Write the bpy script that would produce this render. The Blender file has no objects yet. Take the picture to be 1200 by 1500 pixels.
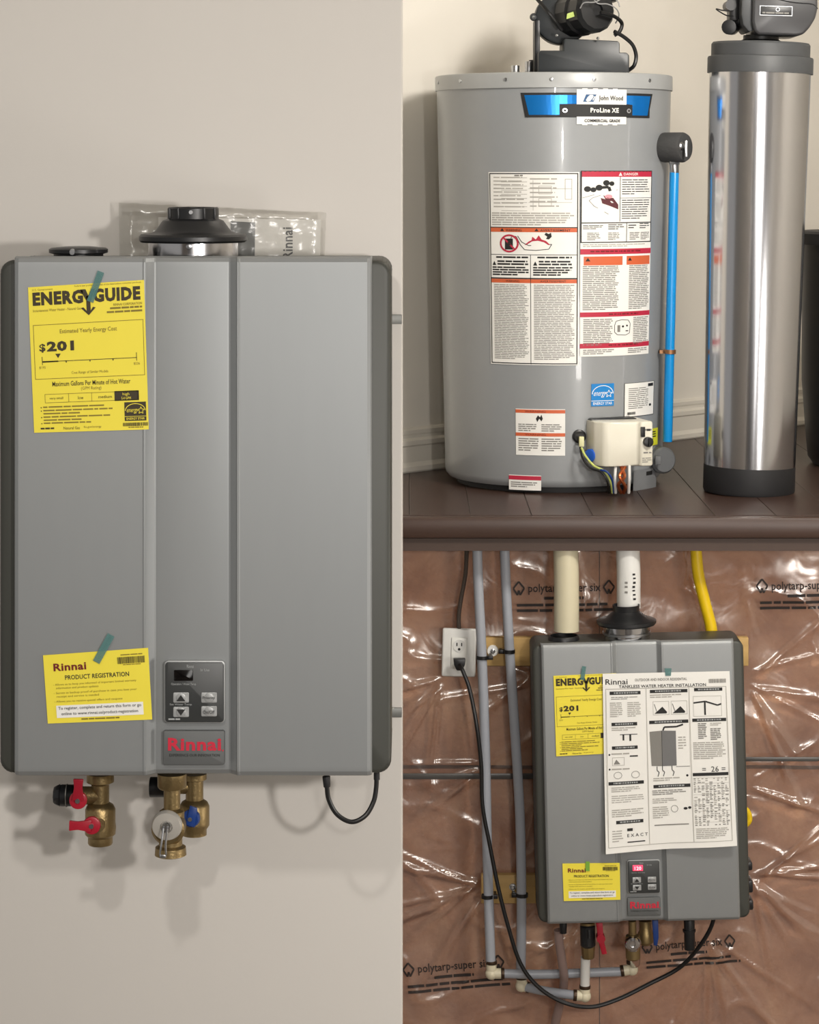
import bpy, bmesh, math, random
from math import sin, cos, pi, radians, sqrt
from mathutils import Vector, Matrix, noise
random.seed(7)
C = bpy.context.scene.collection
SC = bpy.context.scene

# ---------------------------------------------------------------- camera
F = 3600.0           # focal length in pixels of the 1200x1500 frame
EYE = 2.0            # eye height above the lower floor
HOR = 250.0          # picture row of the horizon (lens shift)
cam_d = bpy.data.cameras.new('camera'); cam = bpy.data.objects.new('camera', cam_d); C.objects.link(cam)
cam.location = (0, 0, EYE); cam.rotation_euler = (pi/2, 0, 0)
cam_d.sensor_fit = 'HORIZONTAL'; cam_d.sensor_width = 36; cam_d.lens = 36*F/1200
cam_d.shift_y = -(750-HOR)/1200; cam_d.clip_end = 100
SC.camera = cam

# ---------------------------------------------------------------- world, lights, exposure
W = bpy.data.worlds.new('world'); SC.world = W; W.use_nodes = True
W.node_tree.nodes['Background'].inputs[0].default_value = (1.0, 0.96, 0.91, 1)
W.node_tree.nodes['Background'].inputs[1].default_value = 0.36
def area(name, loc, target, size, size_y, power, color=(1, .93, .84)):
    l = bpy.data.lights.new(name, 'AREA'); l.shape = 'RECTANGLE'; l.size = size; l.size_y = size_y
    l.energy = power; l.color = color
    o = bpy.data.objects.new(name, l); C.objects.link(o); o.location = loc
    o.rotation_euler = (Vector(target)-Vector(loc)).to_track_quat('-Z', 'Y').to_euler()
    return o
area('light_ceiling_near', (-.3, 1.05, 2.75), (-.3, 3.0, .1), .10, .10, 13, (1, .95, .89))
area('light_mid_front', (.15, .35, 2.1), (.1, 3.6, 1.1), .10, .10, 9.5, (1, .95, .89))
area('light_ceiling_far', (1.3, 3.5, 3.0), (.5, 6.0, 2.3), .5, .4, 50, (1, .95, .88))
area('light_flash_side', (.75, .9, 1.9), (.6, 5.2, .9), .10, .10, 24, (1, .95, .9))
area('light_low', (1.5, 2.6, 1.3), (.4, 5.2, .5), .3, .3, 12, (1, .95, .9))
area('light_streak_behind', (.9, -2.0, 1.6), (.6, 5, 1.6), .45, 1.7, 12, (1, .97, .93))  # added tall panel, no window: bright streak in the steel, front fill
SC.view_settings.view_transform = 'Standard'; SC.view_settings.look = 'None'
SC.view_settings.gamma = 1; SC.view_settings.use_curve_mapping = False
SC.view_settings.exposure = 0.0

# ---------------------------------------------------------------- helpers
def lin(c):
    c /= 255.0
    return c/12.92 if c <= .04045 else ((c+.055)/1.055)**2.4
MATS = {}
def mat(name, rgb, rough=.5, metal=0, var=.05, scale=40, bump=0, bscale=200, emit=0, coat=0, alpha=1, stretch=None, spec=.5):
    if name in MATS: return MATS[name]
    m = bpy.data.materials.new(name); m.use_nodes = True
    nt = m.node_tree; b = nt.nodes['Principled BSDF']
    col = tuple(lin(c) for c in rgb)
    tc = nt.nodes.new('ShaderNodeTexCoord'); mp = nt.nodes.new('ShaderNodeMapping')
    nt.links.new(tc.outputs['Object'], mp.inputs[0])
    if stretch: mp.inputs['Scale'].default_value = stretch
    nz = nt.nodes.new('ShaderNodeTexNoise'); nz.inputs['Scale'].default_value = scale; nz.inputs['Detail'].default_value = 4
    nt.links.new(mp.outputs[0], nz.inputs['Vector'])
    mx = nt.nodes.new('ShaderNodeMix'); mx.data_type = 'RGBA'
    mx.inputs[6].default_value = tuple(max(0, c*(1-var)) for c in col)+(1,)
    mx.inputs[7].default_value = tuple(min(1, c*(1+var)) for c in col)+(1,)
    nt.links.new(nz.outputs[0], mx.inputs[0]); nt.links.new(mx.outputs[2], b.inputs['Base Color'])
    b.inputs['Roughness'].default_value = rough; b.inputs['Metallic'].default_value = metal
    b.inputs['Coat Weight'].default_value = coat; b.inputs['Alpha'].default_value = alpha
    b.inputs['Specular IOR Level'].default_value = spec
    if emit:
        nt.links.new(mx.outputs[2], b.inputs['Emission Color']); b.inputs['Emission Strength'].default_value = emit
    if bump:
        n2 = nt.nodes.new('ShaderNodeTexNoise'); n2.inputs['Scale'].default_value = bscale
        nt.links.new(mp.outputs[0], n2.inputs['Vector'])
        bp = nt.nodes.new('ShaderNodeBump'); bp.inputs['Strength'].default_value = bump; bp.inputs['Distance'].default_value = .002
        nt.links.new(n2.outputs[0], bp.inputs['Height']); nt.links.new(bp.outputs[0], b.inputs['Normal'])
    MATS[name] = m; return m

def P(px, py, d):
    """point at distance d that is seen at that place of the photograph"""
    return Vector(((px-600)*d/F, d, EYE+(HOR-py)*d/F))

def setp(o, label=None, cat=None, group=None, kind=None):
    if label: o['label'] = label
    if cat: o['category'] = cat
    if group: o['group'] = group
    if kind: o['kind'] = kind
    return o
def thing(name, loc, label, cat, group=None):
    o = bpy.data.objects.new(name, None); C.objects.link(o); o.location = loc; o.empty_display_size = .05
    return setp(o, label, cat, group)
def base_of(par):
    v = Vector((0, 0, 0))
    while par is not None:
        v += par.location; par = par.parent
    return v
class MB:
    """collects shapes given in world coordinates; build() links them as ONE mesh"""
    def __init__(s): s.bm = bmesh.new()
    def _add(s, tmp, M=None):
        if M is not None: bmesh.ops.transform(tmp, matrix=M, verts=tmp.verts)
        me = bpy.data.meshes.new('t'); tmp.to_mesh(me); tmp.free(); s.bm.from_mesh(me); bpy.data.meshes.remove(me); return s
    def box(s, c, size, bev=0, M=None, seg=2):
        t = bmesh.new(); bmesh.ops.create_cube(t, size=1)
        bmesh.ops.transform(t, matrix=Matrix.Translation(Vector(c)) @ Matrix.Diagonal((size[0], size[1], size[2], 1)), verts=t.verts)
        if bev: bmesh.ops.bevel(t, geom=t.edges[:], offset=bev, segments=seg, affect='EDGES', profile=.5)
        return s._add(t, M)
    def cyl(s, a, b, r, r2=None, seg=20, bev=0, M=None):
        a = Vector(a); b = Vector(b); r2 = r if r2 is None else r2
        t = bmesh.new(); bmesh.ops.create_cone(t, cap_ends=True, segments=seg, radius1=r, radius2=r2, depth=(b-a).length)
        if bev:
            es = [e for e in t.edges if abs(e.verts[0].co.z-e.verts[1].co.z) < 1e-6]
            bmesh.ops.bevel(t, geom=es, offset=bev, segments=2, affect='EDGES', profile=.5)
        R = (b-a).to_track_quat('Z', 'Y').to_matrix().to_4x4()
        bmesh.ops.transform(t, matrix=Matrix.Translation((a+b)/2) @ R, verts=t.verts)
        return s._add(t, M)
    def sph(s, c, r, sc=(1, 1, 1), seg=16, M=None):
        t = bmesh.new(); bmesh.ops.create_uvsphere(t, u_segments=seg, v_segments=seg//2+2, radius=r)
        bmesh.ops.transform(t, matrix=Matrix.Translation(Vector(c)) @ Matrix.Diagonal((*sc, 1)), verts=t.verts)
        return s._add(t, M)
    def lathe(s, prof, origin, axis=(0, 0, 1), seg=48, M=None):
        """prof: list of (radius, height along axis)"""
        t = bmesh.new(); rings = []
        for r, h in prof:
            if r < 1e-6: rings.append([t.verts.new((0, 0, h))])
            else: rings.append([t.verts.new((r*cos(2*pi*k/seg), r*sin(2*pi*k/seg), h)) for k in range(seg)])
        for A, B in zip(rings, rings[1:]):
            for k in range(seg):
                k2 = (k+1) % seg
                if len(A) == 1 and len(B) == 1: continue
                if len(A) == 1: t.faces.new((A[0], B[k2], B[k]))
                elif len(B) == 1: t.faces.new((A[k], A[k2], B[0]))
                else: t.faces.new((A[k], A[k2], B[k2], B[k]))
        bmesh.ops.recalc_face_normals(t, faces=t.faces[:])
        R = Vector(axis).to_track_quat('Z', 'Y').to_matrix().to_4x4()
        bmesh.ops.transform(t, matrix=Matrix.Translation(Vector(origin)) @ R, verts=t.verts)
        return s._add(t, M)
    def tube(s, pts, r, seg=10, sub=8, M=None, flat=1.0):
        pts = [Vector(p) for p in pts]
        if sub > 1 and len(pts) > 2:
            q = [pts[0]*2-pts[1]]+pts+[pts[-1]*2-pts[-2]]; out = []
            for i in range(1, len(q)-2):
                p0, p1, p2, p3 = q[i-1:i+3]
                for k in range(sub):
                    u = k/sub
                    out.append(.5*((2*p1)+(p2-p0)*u+(2*p0-5*p1+4*p2-p3)*u*u+(3*p1-p0-3*p2+p3)*u**3))
            out.append(pts[-1]); pts = out
        t = bmesh.new(); rings = []; up = None
        for i, p in enumerate(pts):
            d = (pts[min(i+1, len(pts)-1)]-pts[max(i-1, 0)]).normalized()
            if up is None: up = d.orthogonal().normalized()
            up = (up-d*up.dot(d)).normalized(); side = d.cross(up)
            rings.append([t.verts.new(p+(up*cos(2*pi*k/seg)*flat+side*sin(2*pi*k/seg))*r) for k in range(seg)])
        for A, B in zip(rings, rings[1:]):
            for k in range(seg): t.faces.new((A[k], A[(k+1) % seg], B[(k+1) % seg], B[k]))
        t.faces.new(rings[0][::-1]); t.faces.new(rings[-1])
        return s._add(t, M)
    def prism(s, poly, ext, bev=0, M=None, seg=2):
        """poly: 3D points in a plane, ext: extrusion vector"""
        t = bmesh.new(); vs = [t.verts.new(Vector(p)) for p in poly]; f = t.faces.new(vs)
        r = bmesh.ops.extrude_face_region(t, geom=[f])
        bmesh.ops.translate(t, vec=Vector(ext), verts=[g for g in r['geom'] if isinstance(g, bmesh.types.BMVert)])
        bmesh.ops.recalc_face_normals(t, faces=t.faces[:])
        if bev: bmesh.ops.bevel(t, geom=t.edges[:], offset=bev, segments=seg, affect='EDGES', profile=.5)
        return s._add(t, M)
    def build(s, name, m, parent=None, loc=None, angle=35):
        o_loc = Vector(loc) if loc is not None else Vector((0, 0, 0))
        off = base_of(parent)+o_loc if parent else o_loc
        bmesh.ops.translate(s.bm, vec=-off, verts=s.bm.verts)
        me = bpy.data.meshes.new(name); s.bm.to_mesh(me); s.bm.free()
        for p in me.polygons: p.use_smooth = True
        me.set_sharp_from_angle(angle=radians(angle))
        me.materials.append(m)
        o = bpy.data.objects.new(name, me); C.objects.link(o); o.location = o_loc
        if parent: o.parent = parent
        return o

_tc = {}
def glyphs(s, bold=0.0, shear=0):   # bold letters are set a little wider apart
    key = (s, bold, shear)
    if key in _tc: return _tc[key]
    cu = bpy.data.curves.new('t', 'FONT'); cu.body = s; cu.size = 1; cu.offset = bold; cu.resolution_u = 2; cu.shear = shear; cu.space_character = 1+bold*2.2
    o = bpy.data.objects.new('t', cu); C.objects.link(o)
    me = bpy.data.meshes.new_from_object(o.evaluated_get(bpy.context.evaluated_depsgraph_get()))
    vs = [(v.co.x, v.co.y) for v in me.vertices]; fs = [tuple(p.vertices) for p in me.polygons]
    bpy.data.objects.remove(o); bpy.data.curves.remove(cu); bpy.data.meshes.remove(me)
    _tc[key] = (vs, fs); return _tc[key]
class Ink:
    """flat print in sheet coordinates (u right, v down); a mapper puts it on the sheet"""
    def __init__(s, mapper, seg=1e9): s.L = {}; s.map = mapper; s.seg = seg
    def _l(s, m): return s.L.setdefault(m, ([], []))
    def poly(s, m, pts, lift=1):
        V, Fa = s._l(m); i = len(V); V += [s.map(u, v, lift) for u, v in pts]; Fa.append(tuple(range(i, i+len(pts))))
    def rect(s, m, u, v, w, h, lift=1):
        n = max(1, int(math.ceil(w/s.seg)))
        for k in range(n):
            a = u+w*k/n; b = u+w*(k+1)/n
            s.poly(m, [(a, v+h), (b, v+h), (b, v), (a, v)], lift)
    def frame(s, m, u, v, w, h, t, lift=1):
        s.rect(m, u, v, w, t, lift); s.rect(m, u, v+h-t, w, t, lift); s.rect(m, u, v+t, t, h-2*t, lift); s.rect(m, u+w-t, v+t, t, h-2*t, lift)
    def line(s, m, pts, t, lift=1):
        for (a, b), (c, d) in zip(pts, pts[1:]):
            L = math.hypot(c-a, d-b) or 1; nx, ny = -(d-b)/L*t/2, (c-a)/L*t/2
            s.poly(m, [(a+nx, b+ny), (c+nx, d+ny), (c-nx, d-ny), (a-nx, b-ny)], lift)
    def disc(s, m, u, v, r, ry=None, n=16, lift=1):
        ry = ry or r; s.poly(m, [(u+r*cos(2*pi*k/n), v-ry*sin(2*pi*k/n)) for k in range(n)], lift)
    def text(s, m, t, u, v, w, h, bold=0, shear=0, lift=1, rot=False):
        """text fitted in the box whose top left is (u, v)"""
        vs, fs = glyphs(t, bold, shear)
        if not vs: return
        x0 = min(a for a, b in vs); x1 = max(a for a, b in vs); y0 = min(b for a, b in vs); y1 = max(b for a, b in vs)
        V, Fa = s._l(m); i = len(V)
        for a, b in vs:
            p = (a-x0)/(x1-x0); q = (b-y0)/(y1-y0)
            if rot: V.append(s.map(u+w*(1-q), v+h*(1-p), lift))
            else: V.append(s.map(u+w*p, v+h*(1-q), lift))
        Fa += [tuple(i+k for k in f) for f in fs]
    def para(s, m, u, v, w, h, n, fill=.5, last=.6, seed=0):
        """rows of print too small to read, as rows of word-long dashes"""
        rr = random.Random(seed+int(u*7+v*13)); p = h/n
        for k in range(n):
            x = 0; end = w*(last if k == n-1 else rr.uniform(.86, 1))
            while x < end:
                ww = min(rr.uniform(1.2, 5.5)*p, end-x)
                s.rect(m, u+x, v+k*p, ww, p*fill); x += ww+p*.35
    def bars(s, m, u, v, w, h, seed=1):
        rr = random.Random(seed); x = 0
        while x < w:
            b = rr.choice((.5, .9, 1.4))*w/50; s.rect(m, u+x, v, min(b, w-x), h); x += b+rr.choice((.5, .8))*w/50
    def build(s, parent, name='print'):
        for m, (V, Fa) in s.L.items():
            off = base_of(parent)
            me = bpy.data.meshes.new(name); me.from_pydata([Vector(v)-off for v in V], [], Fa); me.materials.append(m)
            o = bpy.data.objects.new(name, me); C.objects.link(o); o.parent = parent; o['kind'] = 'stuff'

# ---------------------------------------------------------------- materials
M_wall = mat('left_wall_paint', (203, 199, 193), .62, var=.015, scale=5, bump=.05, bscale=90)
M_wall2 = mat('back_wall_paint', (232, 227, 217), .7, var=.012, scale=5)
M_trim = mat('white_trim_paint', (226, 221, 210), .4, var=.01)
M_steel = mat('grey_steel_front', (146, 149, 150), .5, .4, var=.02, scale=60, stretch=(1, 1, .15))
M_shell = mat('dark_grey_shell', (62, 63, 58), .5, .1, var=.03)
M_black = mat('black_plastic', (26, 27, 29), .38, var=.1)
M_soft = mat('black_rubber', (30, 30, 32), .6, var=.1)
M_chrome = mat('polished_steel', (205, 205, 208), .16, 1, var=.03, stretch=(1, 1, .1))
M_galv = mat('galvanised_steel', (190, 192, 195), .28, 1, var=.06)
M_ring = mat('satin_steel', (196, 192, 184), .45, .45, var=.08)
M_brass = mat('brass', (146, 126, 88), .4, .85, var=.12, bump=.2, bscale=300)
M_red = mat('red_plastic', (168, 28, 48), .32, var=.08)
M_blue = mat('blue_plastic', (24, 60, 130), .35, var=.08)
M_yel = mat('yellow_sheet', (236, 219, 66), .55, var=.02)
M_ink = mat('black_ink', (52, 42, 16), .6, var=.02)
M_inkm = mat('olive_grey_ink', (128, 112, 34), .6, var=.02)
M_inkr = mat('red_logo_ink', (196, 36, 60), .5, var=.04)
M_mar = mat('maroon_ink', (110, 20, 25), .5, var=.04)
M_white = mat('white_paper', (236, 235, 230), .55, var=.01)
M_k = mat('black_print', (28, 28, 28), .6, var=.02)
M_g = mat('grey_print', (128, 126, 121), .6, var=.03)
M_gl = mat('pale_grey_print', (170, 167, 160), .6, var=.02)
M_or = mat('orange_print', (206, 98, 58), .5, var=.03)
M_crim = mat('crimson_print', (184, 40, 66), .5, var=.03)
M_panel = mat('charcoal_keypad', (54, 56, 56), .35, var=.03)
M_btn = mat('silver_button', (168, 170, 170), .35, .3, var=.03)
M_lcd = mat('dark_display', (14, 12, 12), .1, var=.05)
M_led = mat('lit_red_display', (235, 60, 95), .4, emit=.9)
M_ledw = mat('lit_digits', (255, 200, 210), .4, emit=1.0)
M_pale = mat('pale_print', (165, 168, 168), .5)
M_tape = mat('green_blue_tape', (96, 142, 140), .25, var=.06, alpha=.55)
M_tank = mat('tank_grey_enamel', (146, 149, 151), .3, .05, var=.02, coat=.25)
M_cord = mat('black_cord', (20, 20, 21), .4)
M_wood = mat('pine_board', (188, 154, 96), .6, var=.25, scale=18, stretch=(.25, 1, 3), bump=.2, bscale=60)
M_pex = mat('grey_pipe', (160, 164, 172), .35, var=.03)
M_pvc = mat('white_pipe', (222, 222, 218), .3, var=.02)
M_beige = mat('beige_pipe', (206, 198, 170), .35, var=.03)
M_gas = mat('yellow_gas_hose', (226, 190, 16), .35, var=.05)
M_box = mat('cream_plastic', (222, 218, 202), .35, var=.02)

# ================================================================= THE SETTING
UP = 1.295                                  # level of the raised landing
def struct(o): o['kind'] = 'structure'; return o
mb = MB(); mb.box((-1.3, 3.24, 1.6), (2.582, .12, 3.2), .004); wall_left = struct(mb.build('wall_left', M_wall, loc=(-1.3, 3.24, 0)))
mb = MB(); mb.box((.6, 2.6, -.06), (6.4, 10.6, .12)); struct(mb.build('floor', mat('lower_floor_concrete', (120, 112, 104), .7, var=.12, scale=3), loc=(0, 2.6, -.06)))
mb = MB(); mb.box((.6, 2.6, 3.26), (6.4, 10.6, .12)); struct(mb.build('ceiling', mat('ceiling_paint', (225, 220, 210), .8), loc=(0, 2.6, 3.2)))
# back wall of the landing runs away to the right
W0 = Vector((.0975, 5.85, 0)); WD = Vector((.64, .63, 0)).normalized(); WN = Vector((WD.y, -WD.x, 0))
a0 = W0-WD*1.1; a1 = W0+WD*2.4
mb = MB(); mb.prism([a0+Vector((0, 0, UP)), a1+Vector((0, 0, UP)), a1-WN*.12+Vector((0, 0, UP)), a0-WN*.12+Vector((0, 0, UP))], (0, 0, 3.2-UP))
struct(mb.build('wall_back', M_wall2, loc=(W0.x, W0.y, UP)))
prof = [(0, 0), (.016, 0), (.019, .004), (.019, .014), (.015, .02), (.013, .024), (.013, .060), (.017, .064), (.017, .074), (.009, .080), (.009, .086), (.011, .09), (.011, .098), (.004, .104), (0, .104)]
mb = MB(); mb.prism([a0+WN*x+Vector((0, 0, UP+z)) for x, z in prof], a1-a0)
struct(mb.build('baseboard_back', M_trim, loc=(W0.x, W0.y, UP), angle=20))
mb = MB(); mb.box((2.5, 3, 1.6), (.12, 9.4, 3.2)); struct(mb.build('wall_right', M_wall2, loc=(2.5, 3, 0)))
mb = MB(); mb.box((.6, -2.2, 1.6), (6.4, .12, 3.2)); struct(mb.build('wall_behind', mat('far_wall_paint', (150, 140, 130), .7), loc=(.6, -2.2, 0)))
mb = MB(); mb.box((-.5, -2.1, 1.02), (.85, .06, 2.04), .01)
d1 = struct(mb.build('added_door', mat('dark_door_wood', (48, 36, 30), .4, var=.2, scale=10, stretch=(4, 1, .3)), loc=(-.5, -2.1, 0)))  # unseen door, added to give polished steel a dark reflected streak
MB().sph((-.16, -2.04, 1.0), .03).build('door_handle', M_chrome, d1)
# raised landing: slab, planks, nosing
mb = MB(); mb.box((.6, 6.4, UP-.045), (3.2, 2.78, .05)); slab = struct(mb.build('floor_upper', mat('landing_subfloor', (70, 54, 46), .6), loc=(.6, 6.4, UP-.045)))
M_plank = mat('dark_brown_plank', (62, 44, 37), .38, var=.22, scale=9, stretch=(5, .5, 1), bump=.1, bscale=40)
me = None
for k in range(20):
    x = -.75+k*.125+.0625
    if me is None:
        mb = MB(); mb.box((0, 0, 0), (.1243, 2.7, .02), .001, seg=1); o = mb.build('plank', M_plank, None); me = o.data
    else:
        o = bpy.data.objects.new('plank', me); C.objects.link(o)
    o.parent = slab; o.location = Vector((x, 6.38, UP-.010))-slab.location
mb = MB(); mb.box((.5, 5.012, UP-.022), (2.6, .03, .044), .008); struct(mb.build('trim_1', mat('dark_nosing', (66, 48, 40), .4, var=.2, scale=9, stretch=(.5, 4, 4)), loc=(.5, 5.012, UP-.02)))
# framed wall below the landing
YW = 5.15
mb = MB(); mb.box((.5, YW+.13, .6), (2.8, .1, 1.2)); wl = struct(mb.build('wall_lower', mat('stud_bay_backing', (96, 66, 54), .9), loc=(.5, YW+.13, 0)))
def insulation():
    m = bpy.data.materials.new('pink_insulation'); m.use_nodes = True; nt = m.node_tree; b = nt.nodes['Principled BSDF']
    tc = nt.nodes.new('ShaderNodeTexCoord')
    n1 = nt.nodes.new('ShaderNodeTexNoise'); n1.inputs['Scale'].default_value = 7; n1.inputs['Detail'].default_value = 8; n1.inputs['Roughness'].default_value = .62
    n1.inputs['Distortion'].default_value = .6
    nt.links.new(tc.outputs['Object'], n1.inputs['Vector'])
    r = nt.nodes.new('ShaderNodeValToRGB'); nt.links.new(n1.outputs[0], r.inputs[0])
    e = r.color_ramp.elements; e[0].position = .28; e[1].position = .74
    e[0].color = tuple(lin(c) for c in (158, 104, 72))+(1,); e[1].color = tuple(lin(c) for c in (222, 178, 140))+(1,)
    k = e.new(.5); k.color = tuple(lin(c) for c in (192, 140, 104))+(1,)
    nt.links.new(r.outputs[0], b.inputs['Base Color']); b.inputs['Roughness'].default_value = .95
    n2 = nt.nodes.new('ShaderNodeTexNoise'); n2.inputs['Scale'].default_value = 60; n2.inputs['Detail'].default_value = 6; nt.links.new(tc.outputs['Object'], n2.inputs['Vector'])
    bp = nt.nodes.new('ShaderNodeBump'); bp.inputs['Strength'].default_value = .5; bp.inputs['Distance'].default_value = .01
    nt.links.new(n2.outputs[0], bp.inputs['Height']); nt.links.new(bp.outputs[0], b.inputs['Normal'])
    return m
M_ins = insulation()
zt = P(600, 1128, YW).z
for (z0, z1) in ((.02, zt-.004), (zt+.004, 1.235)):
    for k in range(5):
        xa = -.6+k*.5; t = bmesh.new(); nx, nz = 14, 16; grid = []
        for j in range(nz+1):
            row = []
            for i in range(nx+1):
                x = xa+.001+(.498)*i/nx; z = z0+(z1-z0)*j/nz
                edge = min(i, nx-i, j, nz-j)
                y = YW+.024-.004*min(1, edge/2)+.006*noise.noise(Vector((x*9, z*9, 3)))
                row.append(t.verts.new((x, y, z)))
            grid.append(row)
        for j in range(nz):
            for i in range(nx): t.faces.new((grid[j][i], grid[j][i+1], grid[j+1][i+1], grid[j+1][i]))
        r = bmesh.ops.extrude_face_region(t, geom=t.faces[:])
        bmesh.ops.translate(t, vec=(0, .05, 0), verts=[g for g in r['geom'] if isinstance(g, bmesh.types.BMVert)])
        bmesh.ops.recalc_face_normals(t, faces=t.faces[:])
        mb = MB(); mb._add(t); mb.build('insulation_batt', M_ins, wl, angle=60)
# plastic sheet stretched over the insulation
CR = []                                     # creases: x, z, angle, length, width, height
def add_crease(px, py, ang, ln, wd, ht):
    p = P(px, py, YW); CR.append((p.x, p.z, cos(ang), sin(ang), ln*YW/F, wd*YW/F, ht))
rr = random.Random(5)
for (px, py, a0_, a1_, n, ln) in ((1100, 1000, -75, 30, 6, 150), (1100, 1290, -80, 40, 8, 160), (1100, 1150, -20, 20, 2, 120), (780, 1000, 150, 215, 3, 130),
                                  (705, 1300, 150, 235, 6, 150), (645, 1000, 190, 260, 4, 120), (1040, 1370, -100, -40, 4, 150), (850, 1370, 200, 260, 3, 110),
                                  (700, 1130, 180, 215, 3, 110)):
    for k in range(n):
        ang = radians(a0_+(a1_-a0_)*(k+.5*rr.random())/max(1, n-1)); add_crease(px+rr.uniform(-6, 6), py+rr.uniform(-14, 14), ang, ln*rr.uniform(.8, 1.5), rr.uniform(2.5, 5.5), rr.uniform(.005, .010))
for k in range(26):
    add_crease(rr.uniform(590, 1200), rr.uniform(800, 1500), rr.uniform(0, 2*pi), rr.uniform(30, 90), rr.uniform(2, 6), rr.uniform(.0012, .003))
def hsheet(x, z):
    h = .006*noise.noise(Vector((x*6, z*6, 0)))+.0035*noise.noise(Vector((x*15+3, z*13, 1)))+.0004*noise.noise(Vector((x*45, z*38, 2)))
    rg = 1-abs(noise.noise(Vector((x*7+9, z*9+.8*noise.noise(Vector((x*5, z*5, 5))), 4))))*2; h += .004*max(0, rg)**6
    for cx, cz, ca, sa, ln, wd, ht in CR:
        dx = x-cx; dz = z-cz; s = dx*ca+dz*sa
        if s < 0 or s > ln: continue
        t = -dx*sa+dz*ca
        if abs(t) > wd*4: continue
        u = s/ln; w = wd*(.5+u)
        h += ht*(1-u)**.7*min(1, u*8)*math.exp(-(t/w)**2)
    return -h
def plastic():
    m = bpy.data.materials.new('clear_poly_sheet'); m.use_nodes = True; nt = m.node_tree; nt.nodes.clear()
    out = nt.nodes.new('ShaderNodeOutputMaterial'); tr = nt.nodes.new('ShaderNodeBsdfTransparent'); gl = nt.nodes.new('ShaderNodeBsdfGlossy'); df = nt.nodes.new('ShaderNodeBsdfDiffuse')
    tr.inputs[0].default_value = (.96, .94, .92, 1); gl.inputs['Roughness'].default_value = .2; gl.inputs[0].default_value = (1, .97, .93, 1); df.inputs[0].default_value = (.8, .74, .7, 1)
    m1 = nt.nodes.new('ShaderNodeMixShader'); m1.inputs[0].default_value = .10; nt.links.new(tr.outputs[0], m1.inputs[1]); nt.links.new(df.outputs[0], m1.inputs[2])
    fr = nt.nodes.new('ShaderNodeFresnel'); fr.inputs[0].default_value = 1.6
    mu = nt.nodes.new('ShaderNodeMath'); mu.operation = 'MULTIPLY_ADD'; mu.inputs[1].default_value = 1.0; mu.inputs[2].default_value = .06; nt.links.new(fr.outputs[0], mu.inputs[0])
    m2 = nt.nodes.new('ShaderNodeMixShader'); nt.links.new(mu.outputs[0], m2.inputs[0]); nt.links.new(m1.outputs[0], m2.inputs[1]); nt.links.new(gl.outputs[0], m2.inputs[2])
    nt.links.new(m2.outputs[0], out.inputs[0])
    tc = nt.nodes.new('ShaderNodeTexCoord'); n2 = nt.nodes.new('ShaderNodeTexNoise'); n2.inputs['Scale'].default_value = 12; n2.inputs['Detail'].default_value = 2; n2.inputs['Distortion'].default_value = 1.5
    nt.links.new(tc.outputs['Object'], n2.inputs['Vector']); bp = nt.nodes.new('ShaderNodeBump'); bp.inputs['Strength'].default_value = .3; bp.inputs['Distance'].default_value = .006
    nt.links.new(n2.outputs[0], bp.inputs['Height']); nt.links.new(bp.outputs[0], gl.inputs['Normal'])
    return m
M_poly = plastic()
sheet_root = None
t = bmesh.new(); x0, x1, z0, z1 = -.62, 1.5, .05, 1.24; nx, nz = 460, 260; grid = []
for j in range(nz+1):
    z = z0+(z1-z0)*j/nz
    grid.append([t.verts.new((x0+(x1-x0)*i/nx, YW+hsheet(x0+(x1-x0)*i/nx, z), z)) for i in range(nx+1)])
for j in range(nz):
    for i in range(nx): t.faces.new((grid[j][i], grid[j][i+1], grid[j+1][i+1], grid[j+1][i]))
mb = MB(); mb._add(t); sheet = mb.build('vapor_barrier', M_poly, None, loc=(.4, YW, .1), angle=180)
setp(sheet, 'clear wrinkled plastic sheet stretched over the pink insulation', 'plastic sheet')
def on_sheet(px, py, lift=1):
    p = P(px, py, YW); return Vector((p.x, YW+hsheet(p.x, p.z)-.0012*lift, p.z))
def sheet_print(px, py, s, rot, cut=0):
    ca, sa = cos(radians(rot)), sin(radians(rot))
    ink = Ink(lambda u, v, l: on_sheet(px+(u*ca+v*sa)*s, py+(-u*sa+v*ca)*s, l), seg=12)
    ink.text(M_k2, 'polytarp-super six', 22, 0, 106, 16, bold=.012)
    for cx in (8, 140):
        ink.line(M_k2, [(cx-8, 6), (cx, -4), (cx+8, 6), (cx+2, 16), (cx, 9), (cx-2, 16), (cx-8, 6)], 2.6)
    ink.para(M_k2, 45, 19, 58, 6, 1, .7, 1)
    ink.para(M_k2, 5, 29, 150, 16, 2, .5, 1, seed=int(px)); ink.build(sheet, 'printed_lettering')
M_k2 = mat('black_sheet_print', (44, 34, 30), .6)
sheet_print(752, 856, 1.0, 1); sheet_print(1108, 852, 1.0, 1); sheet_print(590, 1414, 1.0, 4.5); sheet_print(940, 1381, .92, 4)
# grey seam strips across the insulation
M_seam = mat('grey_seam_strip', (92, 90, 88), .35, .4, var=.1)
mb = MB(); mb.box(((P(560, 1138, 5.13)+P(800, 1136, 5.13))/2), ((240)*5.13/F, .004, .012), .0015); o = mb.build('seam_strip', M_seam, None, loc=P(680, 1137, 5.13)); 
setp(o, 'dark grey horizontal strip across the plastic, left of the lower heater', 'strip')
mb = MB(); mb.box(P(1160, 1112, 5.13), (140*5.13/F, .004, .009), .0015); o = mb.build('seam_strip', M_seam, None, loc=P(1160, 1112, 5.13)); 
setp(o, 'dark grey horizontal strip across the plastic, right of the lower heater', 'strip')

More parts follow.
